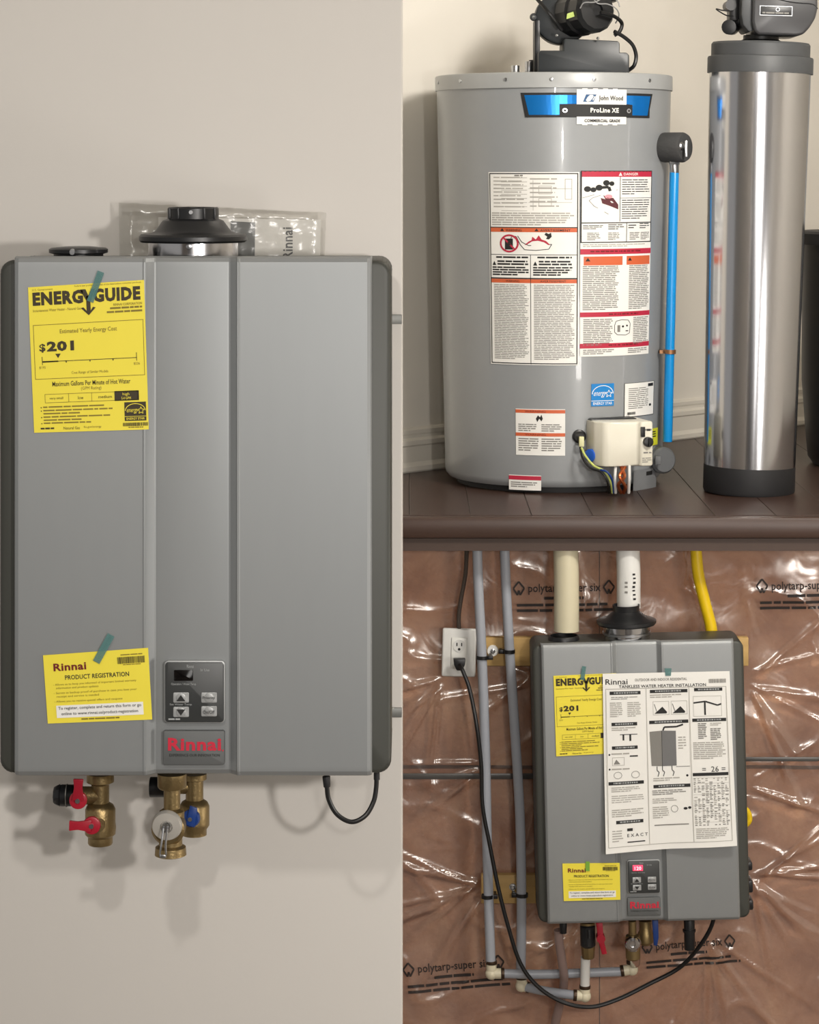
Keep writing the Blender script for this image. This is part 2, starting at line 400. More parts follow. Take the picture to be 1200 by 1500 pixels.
# ================================================================= TANKLESS HEATERS
def heater(root, cx, cy, dF, s, D, Dw, kind):
    """units: pixels of the large heater in the photograph; cx, cy its centre there; s metres per unit"""
    O = Vector(root.location)
    def H(x, y, d=0): return O+Vector(((x-285)*s, d*s, (757-y)*s))
    # shell: rounded outline extruded back
    def rrect(xa, ya, xb, yb, r, d, n=6):
        pts = []
        for (ccx, ccy, a) in ((xb-r, ya+r, 0), (xa+r, ya+r, 90), (xa+r, yb-r, 180), (xb-r, yb-r, 270)):
            for k in range(n+1):
                th = radians(a+90*k/n); pts.append(H(ccx+r*cos(th), ccy-r*sin(th), d))
        return pts
    mb = MB(); mb.prism(rrect(-3, 382, 573, 1137, 20, 15), (0, (D-7)*s, 0), 7*s, seg=3)
    shell = mb.build('shell', M_shell, root, angle=50)
    # front panel: horizontal section with two folded shoulders, swept from top to bottom
    sec = [(20, 26), (20, 8), (22, 3), (27, 0), (209, 0), (211, -1.2), (213.5, -1), (215.5, 2), (225, 11.5), (227.5, 12.5), (230, 12), (332, 12), (334.5, 12.5), (337, 11.5), (346, 2), (347.5, -1), (350, -1.2), (352, 0), (538, 0), (543, 3), (545, 8), (545, 26)]
    rows = [(376, 22), (376, 12), (378.5, 5), (384, 1), (392, 0), (1122, 0), (1130, 1.5), (1136, 6), (1139, 14), (1139, 24)]
    t = bmesh.new(); G = [[t.verts.new(H(x, y, d+dd-2)) for (x, d) in sec] for (y, dd) in rows]
    for A, B in zip(G, G[1:]):
        for i in range(len(sec)-1): t.faces.new((B[i], B[i+1], A[i+1], A[i]))
    bmesh.ops.recalc_face_normals(t, faces=t.faces[:])
    mb = MB(); mb._add(t); fp = mb.build('front_panel', M_steel, root, angle=16)
    # keypad
    mb = MB(); mb.prism(rrect(242, 970, 328, 1058, 5, 12), (0, -13*s, 0), .8*s); kp = mb.build('keypad', M_panel, root)
    mb = MB(); mb.prism(rrect(240.5, 968.5, 329.5, 1059.5, 6, 10), (0, -8.4*s, 0), .6*s); mb.build('keypad_bezel', M_btn, root)
    mb = MB(); mb.prism(rrect(255, 981, 283, 997, 1.5, 0), (0, -2*s, 0), .3*s); dp = mb.build('display', M_led if kind else M_lcd, kp)
    for (bx, by) in ((254, 1014), (254, 1035), (295, 1014), (295, 1034)):
        mb = MB(); mb.prism(rrect(bx, by, bx+23, by+15, 1.5, 0), (0, -2.5*s, 0), .6*s)
        c = H(bx+11.5, by+7.5, -2); mb.cyl(c, c+Vector((0, -2*s, 0)), 6.8*s, seg=20, bev=.5*s); mb.build('button', M_btn, kp)
    ink = Ink(lambda u, v, l: H(u, v, -1.6-l*.4))
    ink.text(M_pale, 'Rinnai', 274, 973.5, 10, 4.5); ink.text(M_pale, 'In Use', 294, 979, 13, 4); ink.text(M_pale, 'Operation / Water Temp.', 251, 1000, 37, 4)
    ink.text(M_pale, 'Set Water Temp.', 249, 1030, 33, 3.6); ink.para(M_pale, 247, 1052, 17, 3, 1, .7, 1)
    I2 = Ink(lambda u, v, l: H(u, v, -5-l*.3))
    I2.poly(M_k, [(259, 1026), (272, 1026), (265.5, 1017)]); I2.poly(M_k, [(259, 1038), (265.5, 1047), (272, 1038)])
    I2.text(M_k, 'Priority', 297.5, 1019, 18, 5); I2.text(M_k, 'On/Off', 298, 1039.5, 17, 5)
    if kind: I2.text(M_ledw, '120', 260, 984, 18, 10, bold=.02)
    ink.build(root, 'keypad_print'); I2.build(root, 'button_print')
    # badge
    mb = MB(); mb.prism(rrect(239, 1071, 329, 1121, 3, 10), (0, -8.4*s, 0), .7*s); mb.build('badge_plate', mat('badge_grey', (92, 94, 94), .55, .1), root)
    ink = Ink(lambda u, v, l: H(u, v, 1.2-l*.5))
    ink.text(M_inkr, 'Rinnai', 246, 1081, 78, 19, bold=.035)
    ink.disc(M_inkr, 326.5, 1099.5, 1.3)
    ink.text(M_k, 'EXPERIENCE OUR INNOVATION', 248, 1104.5, 74, 4)
    ink.build(root, 'badge_print')
    # side bracket tabs to the wall
    for y in (485, 1107):
        mb = MB(); mb.box(H(425, y, Dw-6), (326*s, 6*s, 15*s), 1*s); mb.box(H(285, y, (D+Dw)/2), (300*s, (Dw-D+6)*s, 15*s), 1*s)
        mb.build('wall_bracket', mat('bracket_grey', (120, 121, 118), .5, .5), root)
    return H

# ---- large heater on the left wall
dL = 2.94; sL = dL/F
r1 = thing('tankless_heater', P(285, 757, dL), 'large grey tankless water heater hung on the plain white wall', 'water heater', 'tankless water heaters')
DwL = (3.18-dL)/sL
heater(r1, 285, 757, dL, sL, 215, DwL, 0)
def H1(x, y, d=0): return P(x, y, dL+d*sL)
def collar(H, s, root, x, w, top, yb, depth, caph):
    """round steel collar with black flanged cap"""
    c = H(x, yb, depth)
    mb = MB(); mb.lathe([(w, -10*s), (w, (yb-top)*s-0*s), (w*.9, (yb-top)*s)], c, seg=48); col = mb.build('vent_collar', M_chrome, root)
    f = c+Vector((0, 0, (yb-top)*s))
    return c, col, f
# main vent collar
s = sL; c = H1(283, 380, 118)
w = 68*s
mb = MB(); mb.lathe([(w, -8*s), (w, 32*s), (w*.8, 32*s)], c, seg=56); col = mb.build('vent_collar', M_chrome, r1)
f = c+Vector((0, 0, 26*s)); k = 1.02*s
mb = MB(); mb.lathe([(70*k, 0), (77*k, 0), (80*k, 3*k), (80*k, 9*k), (77*k, 12*k), (62*k, 14*k), (56*k, 17*k), (45*k, 32*k), (38*k, 35*k), (38*k, 50*k), (36*k, 52*k), (32*k, 52*k), (32*k, 10*k), (0, 10*k)], f, seg=56)
cp = mb.build('vent_flange', M_black, r1, angle=30)
for a in (-60, -30, 30, 60):
    mb = MB(); aa = radians(a); mb.box((0, 0, 0), (3*k, 3*k, 16*k), .5*k, M=Matrix.Translation(f+Vector((38.5*k*sin(aa), -38.5*k*cos(aa), 43*k)))); mb.build('clip', M_black, cp)
MB().cyl(f+Vector((0, -36*k, 45*k)), f+Vector((0, -40*k, 45*k)), 3*k, seg=12).build('screw', M_galv, cp)
MB().cyl(c+Vector((0, -w+.001, 22*s)), c+Vector((0, -w-5*s, 22*s)), 4.5*s, seg=12, bev=1*s).build('screw', M_galv, col)
# small intake cap
c = H1(115, 376, 100); k = 1.03*s
mb = MB(); mb.lathe([(36*k, -10*k), (36*k, 4*k), (43*k, 6*k), (43*k, 11*k), (40*k, 13*k), (20*k, 15*k), (0, 15*k)], c, seg=40); cp2 = mb.build('intake_cap', M_black, r1, angle=30)
MB().cyl(c+Vector((-3*k, -41*k, 8*k)), c+Vector((-3*k, -46*k, 8*k)), 5*k, 4*k, seg=12).build('screw', M_galv, cp2)
# valves under the large heater
def lathe_z(mb, prof, c): mb.lathe([(r, -h) for r, h in prof], c, seg=28)
# hot side valve
c = H1(147, 1139, 120)
k = s*1.04; mb = MB(); lathe_z(mb, [(0, -6*k), (20*k, -6*k), (20*k, 6*k), (16*k, 8*k), (13*k, 10*k), (13*k, 36*k), (19*k, 40*k), (22*k, 46*k), (22*k, 66*k), (23*k, 72*k), (22*k, 82*k), (18*k, 86*k), (18*k, 95*k), (17*k, 97*k), (0, 97*k)], c)
c2 = c+Vector((0, 0, -26*k)); mb.cyl(c2, c2+Vector((-34*k, 0, 0)), 13*k, seg=20); mb.cyl(c2+Vector((0, 2*k, -37*k)), c2+Vector((0, -24*k, -37*k)), 10*k, seg=16)
v1 = mb.build('hot_valve', M_brass, r1)
mb = MB(); mb.cyl(c2+Vector((-26*k, 0, 0)), c2+Vector((-58*k, 0, 0)), 16*k, seg=12, bev=2*k); mb.cyl(c2+Vector((-58*k, 0, 0)), c2+Vector((-68*k, 0, 0)), 17*k, 12*k, seg=8, bev=1.5*k); mb.build('drain_cap', M_black, v1)
mb = MB(); mb.cyl(c2+Vector((-48*k, 0, 0)), c2+Vector((-49.5*k, 0, 0)), 16.6*k, seg=20); mb.build('cap_ring', M_g, v1)
def lever(mb, p, ang, L, k):
    a = radians(ang); d = Vector((cos(a), 0, sin(a))); n = Vector((-sin(a), 0, cos(a)))
    mb.cyl(p, p+Vector((0, -7*k, 0)), 13*k, seg=20, bev=2*k)
    pts = [p+Vector((0, -5*k, 0))+n*(9*k), p+Vector((0, -5*k, 0))+d*L*k*.6+n*(6*k), p+Vector((0, -7*k, 0))+d*L*k+n*(7.5*k), p+Vector((0, -7*k, 0))+d*L*k-n*(7.5*k), p+Vector((0, -5*k, 0))+d*L*k*.6-n*(6*k), p+Vector((0, -5*k, 0))-n*(9*k)]
    mb.prism(pts, (0, -5*k, 0), 1.5*k)
p = H1(115, 1171, 88); mb = MB(); lever(mb, p, 88, 32, k); a = mb.build('red_lever', M_red, v1)
p2 = H1(135, 1208, 94); mb = MB(); lever(mb, p2, 178, 32, k); b = mb.build('red_lever', M_red, v1)
for q_ in (p, p2): MB().cyl(q_, q_+Vector((0, -11*k, 0)), 3.6*k, seg=8).build('lever_screw', M_galv, v1)
mb = MB(); mb.cyl(p+Vector((0, 40*k, 0)), p, 7*k); mb.build('valve_stem', M_brass, v1)
# middle relief valve assembly (brass nut, body toward the viewer, steel ring)
c = H1(252, 1139, 85)
mb = MB(); lathe_z(mb, [(0, -6*k), (21*k, -6*k), (21*k, 12*k), (19*k, 15*k), (12*k, 17*k), (12*k, 44*k), (18*k, 48*k), (18*k, 70*k), (0, 70*k)], c)
q = H1(250, 1205, 95); mb.lathe([(0, 0), (21*k, 0), (24*k, 8*k), (24*k, 26*k), (20*k, 30*k), (0, 30*k)], q, axis=(-.05, -.95, -.12), seg=28)
mb.lathe([(17*k, 0), (17*k, 34*k), (22*k, 37*k), (23*k, 48*k), (19*k, 50*k), (0, 50*k)], H1(250, 1203, 85), axis=(0, 0, -1), seg=24)
v2 = mb.build('relief_valve', M_brass, r1)
ax = Vector((-.05, -.95, -.12)).normalized(); q2 = H1(245, 1208, 60)
mb = MB(); mb.lathe([(0, 0), (22*k, 0), (22*k, 4*k), (20*k, 8*k), (9*k, 9*k), (8*k, 5*k), (0, 5*k)], q2, axis=ax, seg=32); mb.build('steel_ring', M_ring, v2)
mb = MB(); q3 = q2+ax*6*k; mb.cyl(q3, q3+ax*9*k, 6*k, seg=12); mb.tube([q3+ax*12*k+Vector((-3*k, 0, 2*k)), q3+ax*16*k+Vector((-5*k, 0, -20*k)), q3+ax*15*k+Vector((-7*k, 0, -36*k)), q3+ax*15*k+Vector((1*k, 0, -36*k)), q3+ax*16*k+Vector((1*k, 0, -20*k)), q3+ax*12*k+Vector((3*k, 0, 2*k))], 1.4*k, seg=6, sub=4)
mb.box(q3+ax*15*k+Vector((-3*k, 0, -37*k)), (9*k, 3*k, 5*k), 1*k); mb.build('test_lever', M_galv, v2)
# cold side valve behind
c = H1(285, 1139, 160)
mb = MB(); lathe_z(mb, [(0, -6*k), (18*k, -6*k), (18*k, 2*k), (13*k, 4*k), (13*k, 32*k), (19*k, 36*k), (22*k, 42*k), (22*k, 66*k), (22*k, 70*k), (18*k, 76*k), (18*k, 84*k), (0, 86*k)], c)
c2 = c+Vector((0, 0, -14*k)); mb.cyl(c2, c2+Vector((-45*k, 0, 0)), 10*k); mb.cyl(c2+Vector((0, 0, -40*k)), c2+Vector((-8*k, -24*k, -40*k)), 8*k)
v3 = mb.build('cold_valve', M_brass, r1)
mb = MB(); mb.cyl(c2+Vector((-42*k, 0, 0)), c2+Vector((-66*k, 0, 0)), 15*k, seg=12, bev=2*k); mb.build('drain_cap', M_black, v3)
mb = MB(); p = H1(279, 1198, 132); mb.cyl(p+Vector((3*k, 4*k, 0)), p+Vector((0, -5*k, 0)), 13*k, seg=18, bev=2*k); mb.prism([p+Vector((-6*k, -4*k, -8*k)), p+Vector((7*k, -4*k, -12*k)), p+Vector((11*k, -4*k, 16*k)), p+Vector((0, -4*k, 20*k))], (0, -5*k, 0), 1*k); mb.build('blue_lever', M_blue, v3)
MB().cyl(p+Vector((0, -4*k, 0)), p+Vector((0, -10*k, 0)), 3.2*k, seg=8).build('lever_screw', M_galv, v3)
# cord loop
mb = MB(); mb.tube([H1(479, 1136, 60), H1(479, 1152, 60), H1(482, 1172, 62), H1(494, 1193, 66), H1(515, 1204, 72), H1(535, 1195, 78), H1(547, 1175, 84), H1(551, 1155, 88), H1(552, 1132, 90)], 3.6*s, seg=10)
lc = mb.build('power_cord', M_cord, r1)
MB().cyl(H1(478, 1137, 60), H1(479, 1153, 60), 6*s, 5*s, seg=14, bev=.8*s).build('strain_relief', M_soft, lc); MB().cyl(H1(552, 1132, 90), H1(552, 1142, 90), 4.6*s, seg=12).build('strain_relief', M_soft, lc)

# ---- sheets
def bilin(cs, d):
    """cs: picture corners TL, TR, BR, BL of a flat sheet at distance d"""
    A, B, Cc, Dd = [Vector(c) for c in cs]
    def f(u, v, l=0):
        q = (A*(1-u)+B*u)*(1-v)+(Dd*(1-u)+Cc*u)*v
        return P(q.x, q.y, d-.0006*l)
    return f
def paper(name, cs, d, m, label, cat, W_, Hh, thick=.0005, curl=0, group=None):
    f0 = bilin(cs, d); c = f0(.5, 1)
    root = thing(name, c, label, cat, group)
    n = 12
    def f(u, v, l=0):
        p = f0(u, v, l); p.y -= curl*(.35*sin(u*7+v*2)*v+.9*v**3*(.4+.6*abs(u-.5)*2)); return p
    t = bmesh.new(); G = [[t.verts.new(f(i/n, j/n)) for i in range(n+1)] for j in range(n+1)]
    for j in range(n):
        for i in range(n): t.faces.new((G[j+1][i], G[j+1][i+1], G[j][i+1], G[j][i]))
    r = bmesh.ops.extrude_face_region(t, geom=t.faces[:]); bmesh.ops.translate(t, vec=(0, thick, 0), verts=[g for g in r['geom'] if isinstance(g, bmesh.types.BMVert)])
    bmesh.ops.recalc_face_normals(t, faces=t.faces[:])
    mb = MB(); mb._add(t); mb.build('sheet', m, root)
    return root, Ink(lambda u, v, l: f(u/W_, v/Hh, l), seg=W_/8)
def tape(root, a, b, w, d, m=M_tape):
    A = Vector(a); B = Vector(b); n = (B-A).normalized(); n = Vector((-n.y, n.x))*w/2
    mb = MB(); mb.prism([P(*q, d) for q in (A+n, B+n, B-n, A-n)], (0, -.0002, 0)); mb.build('tape_strip', m, root)
def energy_star(ink, u, v, w, h, bg, fg, nm=True):
    ink.rect(bg, u, v, w, h)
    n = 14; hh = h*.74
    ink.line(fg, [(u+w*.5-w*.46*cos(pi*k/n), v+hh*.62-hh*.5*sin(pi*k/n)) for k in range(n+1)], w*.03, 1.6)
    ink.text(fg, 'energy', u+w*.1, v+hh*.5, w*.55, hh*.34, shear=.5, lift=1.6)
    st = []
    for k in range(11):
        r = w*.17 if k % 2 == 0 else w*.075; a = pi/2+2*pi*k/10; st.append((u+w*.76+r*cos(a), v+hh*.62-r*sin(a)))
    ink.line(fg, st, w*.025, 1.6)
    ink.rect(fg, u, v+h*.75, w, h*.025, 1.6)
    ink.text(fg, 'ENERGY STAR', u+w*.08, v+h*.82, w*.84, h*.12, bold=.01, lift=1.6)
def energy_guide(cs, d, label, full=True, cat='label', tp=None):
    root, k = paper('energy_guide', cs, d, M_yel, label, cat, 170, 214)
    B, Mm = M_ink, M_inkm
    k.text(Mm, 'U.S. Government', 6, 3, 30, 3); k.text(Mm, 'Federal law prohibits removal of this label before consumer purchase.', 68, 1.5, 98, 3)
    k.text(B, 'ENERG', 6, 8, 74, 20, bold=.055); k.text(B, 'GUIDE', 95, 8, 69, 20, bold=.055)
    k.poly(B, [(76, 8), (84, 8), (88, 18), (84, 24)]); k.poly(B, [(92, 8), (98, 8), (91, 26), (86, 22)])
    k.rect(B, 84.5, 18, 6, 22); k.poly(B, [(76, 35), (80, 34), (85, 40), (90, 40), (94, 34), (98, 35), (87.5, 46)])
    k.text(Mm, 'Instantaneous Water Heater - Natural Gas', 6, 33, 70, 4)
    for i, tt in enumerate(('RINNAI CORPORATION', 'REU-N2530FFUD', 'RU199iN, RUR199iN')): (k.text(Mm, tt, 124, 31, 42, 3.6, bold=.01) if i == 0 else k.para(Mm, 124-i*5, 31+i*5.4, 42+i*5, 3.4, 1, .8, 1))
    k.frame(Mm, 5, 56, 162, 80, .8)
    k.text(Mm, 'Estimated Yearly Energy Cost', 44, 64, 84, 8, bold=.01)
    k.text(B, '$', 13, 84, 9, 13, bold=.03); k.text(B, '201', 24, 81, 40, 15, bold=.05)
    k.poly(B, [(36, 99.5), (44, 99.5), (40, 106)]); k.rect(B, 16, 109.5, 24, 2); k.rect(B, 16, 110, 140, .9)
    for x in (16, 155): k.rect(B, x, 103, .9, 12)
    for x in (51, 86, 120): k.rect(B, x, 110, 1.5, 3)
    k.text(Mm, '$195', 12, 117, 9, 4); k.text(Mm, '$226', 151, 117, 9, 4); k.text(Mm, 'Cost Range of Similar Models', 59, 126, 54, 5)
    k.text(B, 'Maximum Gallons Per Minute of Hot Water', 30, 140, 115, 7, bold=.008); k.text(Mm, '(GPM Rating)', 72, 149, 30, 6)
    k.frame(Mm, 18, 158, 138, 13, .7); k.rect(Mm, 53, 158, .6, 13); k.rect(Mm, 87, 158, .6, 13); k.rect(B, 121, 157.5, 36, 14)
    for x, tt in ((25, 'very small'), (67, 'low'), (97, 'medium')): k.text(B, tt, x, 162.5, 20 if x != 67 else 8, 4.5)
    k.text(M_yel, 'high', 133, 160, 10, 5, lift=1.6); k.text(M_yel, '5.4 GPM', 131, 166, 14, 4, lift=1.6)
    for y, n, ww in ((176, 1, 90), (181, 2, 108), (190.5, 2, 112), (199.5, 1, 70)):
        k.disc(B, 12, y+1.5, .9, n=8); k.para(Mm, 15, y, ww, 4.6*n, n, .42, .5 if n > 1 else 1)
    k.para(B, 10, 207, 20, 3, 1, .8, 1); k.text(B, 'Natural Gas', 44, 206.5, 24, 4); k.text(Mm, 'ftc.gov/energy', 74, 206, 26, 4)
    energy_star(k, 135, 174, 32, 27, B, M_yel); k.bars(B, 132, 203.5, 37, 5); k.para(Mm, 140, 209.5, 22, 2, 1, .7, 1)
    k.build(root)
    return root
eg = energy_guide([(41, 421), (211, 410), (218, 629), (50, 634)], dL-.0032, 'large yellow energy cost sheet reading $201 taped high on the big heater')
tape(eg, (148, 398), (132, 442), 10, dL-.0055)
def registration(cs, d, label):
    root, k = paper('registration_card', cs, d, M_yel, label, 'card', 154, 106)
    k.text(M_mar, 'Rinnai', 14, 14, 48, 12, bold=.03)
    k.bars(M_ink, 108, 11, 40, 10, 3); k.para(M_inkm, 113, 7, 32, 2.5, 1, .6, 1); k.para(M_inkm, 116, 22, 26, 2, 1, .6, 1)
    k.text(M_k, 'PRODUCT REGISTRATION', 30, 33, 94, 7, bold=.015)
    for y, a, b in ((45, 'Allows us to keep you informed of important limited warranty', 'information and product updates'), (58, 'Serves as backup proof of purchase in case you lose your', 'receipt and service is needed')):
        k.text(M_inkm, '- '+a, 12, y, 122, 4); k.text(M_inkm, b, 16, y+5.5, 62, 4)
    k.text(M_inkm, '- Allows you to receive special offers and coupons', 12, 71, 100, 4)
    k.rect(M_white, 14, 79, 128, 19); k.text(M_k, 'To register, complete and return this form or go', 17, 81, 122, 6, bold=.01, lift=1.6); k.text(M_k, 'online to www.rinnai.us/product-registration', 21, 89.5, 113, 6, bold=.01, lift=1.6)
    k.para(M_inkm, 50, 100, 56, 3, 1, .7, 1)
    k.build(root); return root
rc = registration([(63, 960), (217, 949), (223, 1054), (70, 1060)], dL-.0032, 'yellow product registration card taped low on the big heater')
tape(rc, (163, 930), (141, 970), 11, dL-.0055)
# ---- manual in a clear bag behind the large heater
rb = thing('manual_bag', P(325, 400, 3.1), 'clear plastic bag with a manual standing behind the big heater', 'bag')
def clearbag():
    m = bpy.data.materials.new('clear_bag'); m.use_nodes = True; nt = m.node_tree; nt.nodes.clear()
    out = nt.nodes.new('ShaderNodeOutputMaterial'); tr = nt.nodes.new('ShaderNodeBsdfTransparent'); gl = nt.nodes.new('ShaderNodeBsdfGlossy'); gl.inputs['Roughness'].default_value = .2
    tr.inputs[0].default_value = (.95, .95, .94, 1)
    fr = nt.nodes.new('ShaderNodeFresnel'); mu = nt.nodes.new('ShaderNodeMath'); mu.operation = 'MULTIPLY_ADD'; mu.inputs[1].default_value = .5; mu.inputs[2].default_value = .035; nt.links.new(fr.outputs[0], mu.inputs[0])
    m2 = nt.nodes.new('ShaderNodeMixShader'); nt.links.new(mu.outputs[0], m2.inputs[0]); nt.links.new(tr.outputs[0], m2.inputs[1]); nt.links.new(gl.outputs[0], m2.inputs[2]); nt.links.new(m2.outputs[0], out.inputs[0])
    return m
bagm = clearbag(); fb = bilin([(174, 297), (478, 312), (474, 420), (176, 420)], 3.150)
t = bmesh.new(); n, mm = 60, 24; Gf = []
for side in (0, 1):
    G = []
    for j in range(mm+1):
        row = []
        for i in range(n+1):
            p = fb(i/n+.004*noise.noise(Vector((j*.7, 0, 0))), j/mm+.02*noise.noise(Vector((i*.3, 4, 0))))
            e = min(1, min(i, n-i)/3, j/2.)
            w_ = .006*e; p.y += (-w_ if side == 0 else w_)+.0012*noise.noise(Vector((i*.55, j*.8+side*9, 3)))+.004*abs(noise.noise(Vector((i*.16, j*.5, side+7))))*e
            row.append(t.verts.new(p))
        G.append(row)
    for j in range(mm):
        for i in range(n): t.faces.new((G[j+1][i], G[j+1][i+1], G[j][i+1], G[j][i]))
mb = MB(); mb._add(t); mb.build('plastic_film', bagm, rb, angle=180)
fk = bilin([(232, 318), (470, 322), (468, 420), (232, 420)], 3.151)
mb = MB(); mb.prism([fk(0, 0), fk(1, 0), fk(1, 1), fk(0, 1)], (0, .004, 0)); mb.build('booklet', mat('booklet_white', (214, 211, 205), .5), rb)
fk2 = bilin([(338, 324), (374, 326), (372, 420), (338, 420)], 3.149)
mb = MB(); mb.prism([fk2(0, 0), fk2(1, 0), fk2(1, 1), fk2(0, 1)], (0, .0012, 0)); mb.build('grey_band', mat('card_grey', (104, 105, 103), .5), rb)
ink = Ink(lambda u, v, l: P(u, v, 3.1505-.0005*l)); ink.text(mat('dark_grey_print', (84, 84, 84), .5), 'Rinnai', 414, 333, 15, 46, bold=.015, rot=True)
ink.build(rb, 'booklet_print')

# ================================================================= LOWER HEATER
dS = 4.95; sS = .539*dS/F
r2 = thing('tankless_heater', P(940, 1146, dS), 'smaller grey tankless water heater hung on the plastic covered wall', 'water heater', 'tankless water heaters')
DwS = (5.118-dS)/sS
heater(r2, 0, 0, dS, sS, 165, DwS, 1)
def H2(x, y, d=0): return P(940+(x-285)*.539, 1146+(y-757)*.539, dS+d*sS)
k = sS
for part in ('x',):
    c = H2(254, 380, 95); w = 64*k
    mb = MB(); mb.lathe([(w, -8*k), (w, 58*k), (w*.8, 58*k)], c, seg=48); col = mb.build('vent_collar', M_chrome, r2)
    mb = MB(); mb.lathe([(w+.3*k, 28*k), (w+2.5*k, 29*k), (w+2.5*k, 35*k), (w+.3*k, 36*k)], c, seg=48); mb.build('clamp_band', M_galv, col)
    f = c+Vector((0, 0, 54*k))
    mb = MB(); mb.lathe([(66*k, 0), (78*k, 0), (82*k, 4*k), (82*k, 12*k), (76*k, 15*k), (58*k, 19*k), (40*k, 34*k), (36*k, 37*k), (37.5*k, 54*k), (35.5*k, 54*k), (35.5*k, 10*k), (0, 10*k)], f, seg=48); mb.build('vent_flange', M_black, r2, angle=30)
    c = H2(83, 380, 95)
    mb = MB(); mb.lathe([(43*k, -8*k), (43*k, 20*k), (40*k, 27*k), (37.5*k, 28*k), (37.5*k, 4*k), (0, 4*k)], c, seg=36); mb.build('intake_cap', M_black, r2, angle=30)
# valves of the lower heater
c = H2(128, 1139, 100)
mb = MB(); lathe_z(mb, [(0, -6*k), (20*k, -6*k), (20*k, 8*k), (14*k, 12*k), (14*k, 34*k), (0, 34*k)], c); mb.cyl(c+Vector((0, 0, -48*k)), c+Vector((0, 0, -94*k)), 20*k, 17*k, seg=8, bev=2*k); v = mb.build('hot_valve', M_brass, r2)
mb = MB(); mb.lathe([(17*k, 8*k), (21*k, 4*k), (21*k, -48*k), (15*k, -54*k)], c+Vector((0, -4*k, -8*k)), seg=20); mb.cyl(c+Vector((2*k, -24*k, -8*k)), c+Vector((2*k, -30*k, -30*k)), 5*k, seg=8); mb.build('drain_cap', M_black, v)
p = H2(160, 1150, 60); mb = MB(); mb.prism([p+Vector((-9*k, 0, 20*k)), p+Vector((9*k, 0, 20*k)), p+Vector((12*k, 0, -34*k)), p+Vector((20*k, 0, -72*k)), p+Vector((6*k, 0, -74*k)), p+Vector((-4*k, 0, -34*k))], (0, 8*k, 0), 2*k); mb.cyl(p+Vector((4*k, 30*k, -30*k)), p+Vector((4*k, -2*k, -30*k)), 12*k, seg=16); mb.build('red_lever', M_red, v)
c = H2(250, 1139, 80)
mb = MB(); lathe_z(mb, [(0, -6*k), (11*k, -6*k), (11*k, 30*k), (19*k, 34*k), (21*k, 50*k), (20*k, 96*k), (16*k, 100*k), (0, 100*k)], c); v = mb.build('relief_valve', M_brass, r2)
mb = MB(); mb.sph(H2(250, 1194, 62), 24*k, (1, .8, .8)); mb.lathe([(0, 0), (17*k, 0), (17*k, 7*k), (9*k, 9*k), (0, 5*k)], H2(250, 1193, 45), axis=(0, -1, -.1), seg=24); mb.cyl(H2(250, 1195, 60), H2(254, 1248, 150), 18*k, 15*k, seg=16, bev=2*k); mb.build('steel_ring', M_chrome, v)
c = H2(285, 1139, 125)
mb = MB(); lathe_z(mb, [(0, -6*k), (17*k, -6*k), (17*k, 20*k), (21*k, 28*k), (21*k, 52*k), (15*k, 60*k), (0, 60*k)], c); v = mb.build('cold_valve', M_brass, r2)
p = H2(312, 1142, 90); mb = MB(); mb.prism([p+Vector((-8*k, 0, 10*k)), p+Vector((9*k, 0, 10*k)), p+Vector((9*k, 0, -40*k)), p+Vector((4*k, 0, -62*k)), p+Vector((-5*k, 0, -60*k))], (0, 8*k, 0), 2*k); mb.build('blue_lever', M_blue, v)
mb = MB(); mb.cyl(H2(405, 1132, 90), H2(404, 1215, 90), 15*k, seg=18, bev=2*k); mb.cyl(H2(404, 1160, 90), H2(404, 1166, 90), 18*k, seg=18); mb.build('gas_inlet_stub', M_black, r2)
mb = MB(); mb.cyl(H2(62, 1132, 80), H2(62, 1162, 80), 11*k, 9*k, seg=14, bev=1*k); mb.build('drain_stub', M_black, r2)
for y, h in ((985, 24), (1040, 34), (1090, 28)):
    mb = MB(); mb.box(H2(566, y, 120), (22*k, 60*k, h*k), 5*k); mb.build('side_connector', M_black, r2)
r2.rotation_euler = (0, radians(-1.4), 0)
# papers
eg2 = energy_guide([(811, 990), (903, 986), (908, 1103), (815, 1108)], dS-.0035, 'smaller yellow energy sheet half hidden behind the white instruction poster')
tape(eg2, (856, 976), (853, 996), 6, dS-.0055)
rc2 = registration([(824, 1265), (908, 1264), (909, 1318), (826, 1320)], dS-.0035, 'small yellow registration card low on the smaller heater')
mb = MB(); mb.prism([P(858, 1262, dS-.0055), P(864, 1262, dS-.0055), P(864, 1276, dS-.0055), P(858, 1276, dS-.0055)], (0, -.0002, 0)); mb.build('tape_strip', mat('green_tape', (120, 170, 60), .4), rc2)
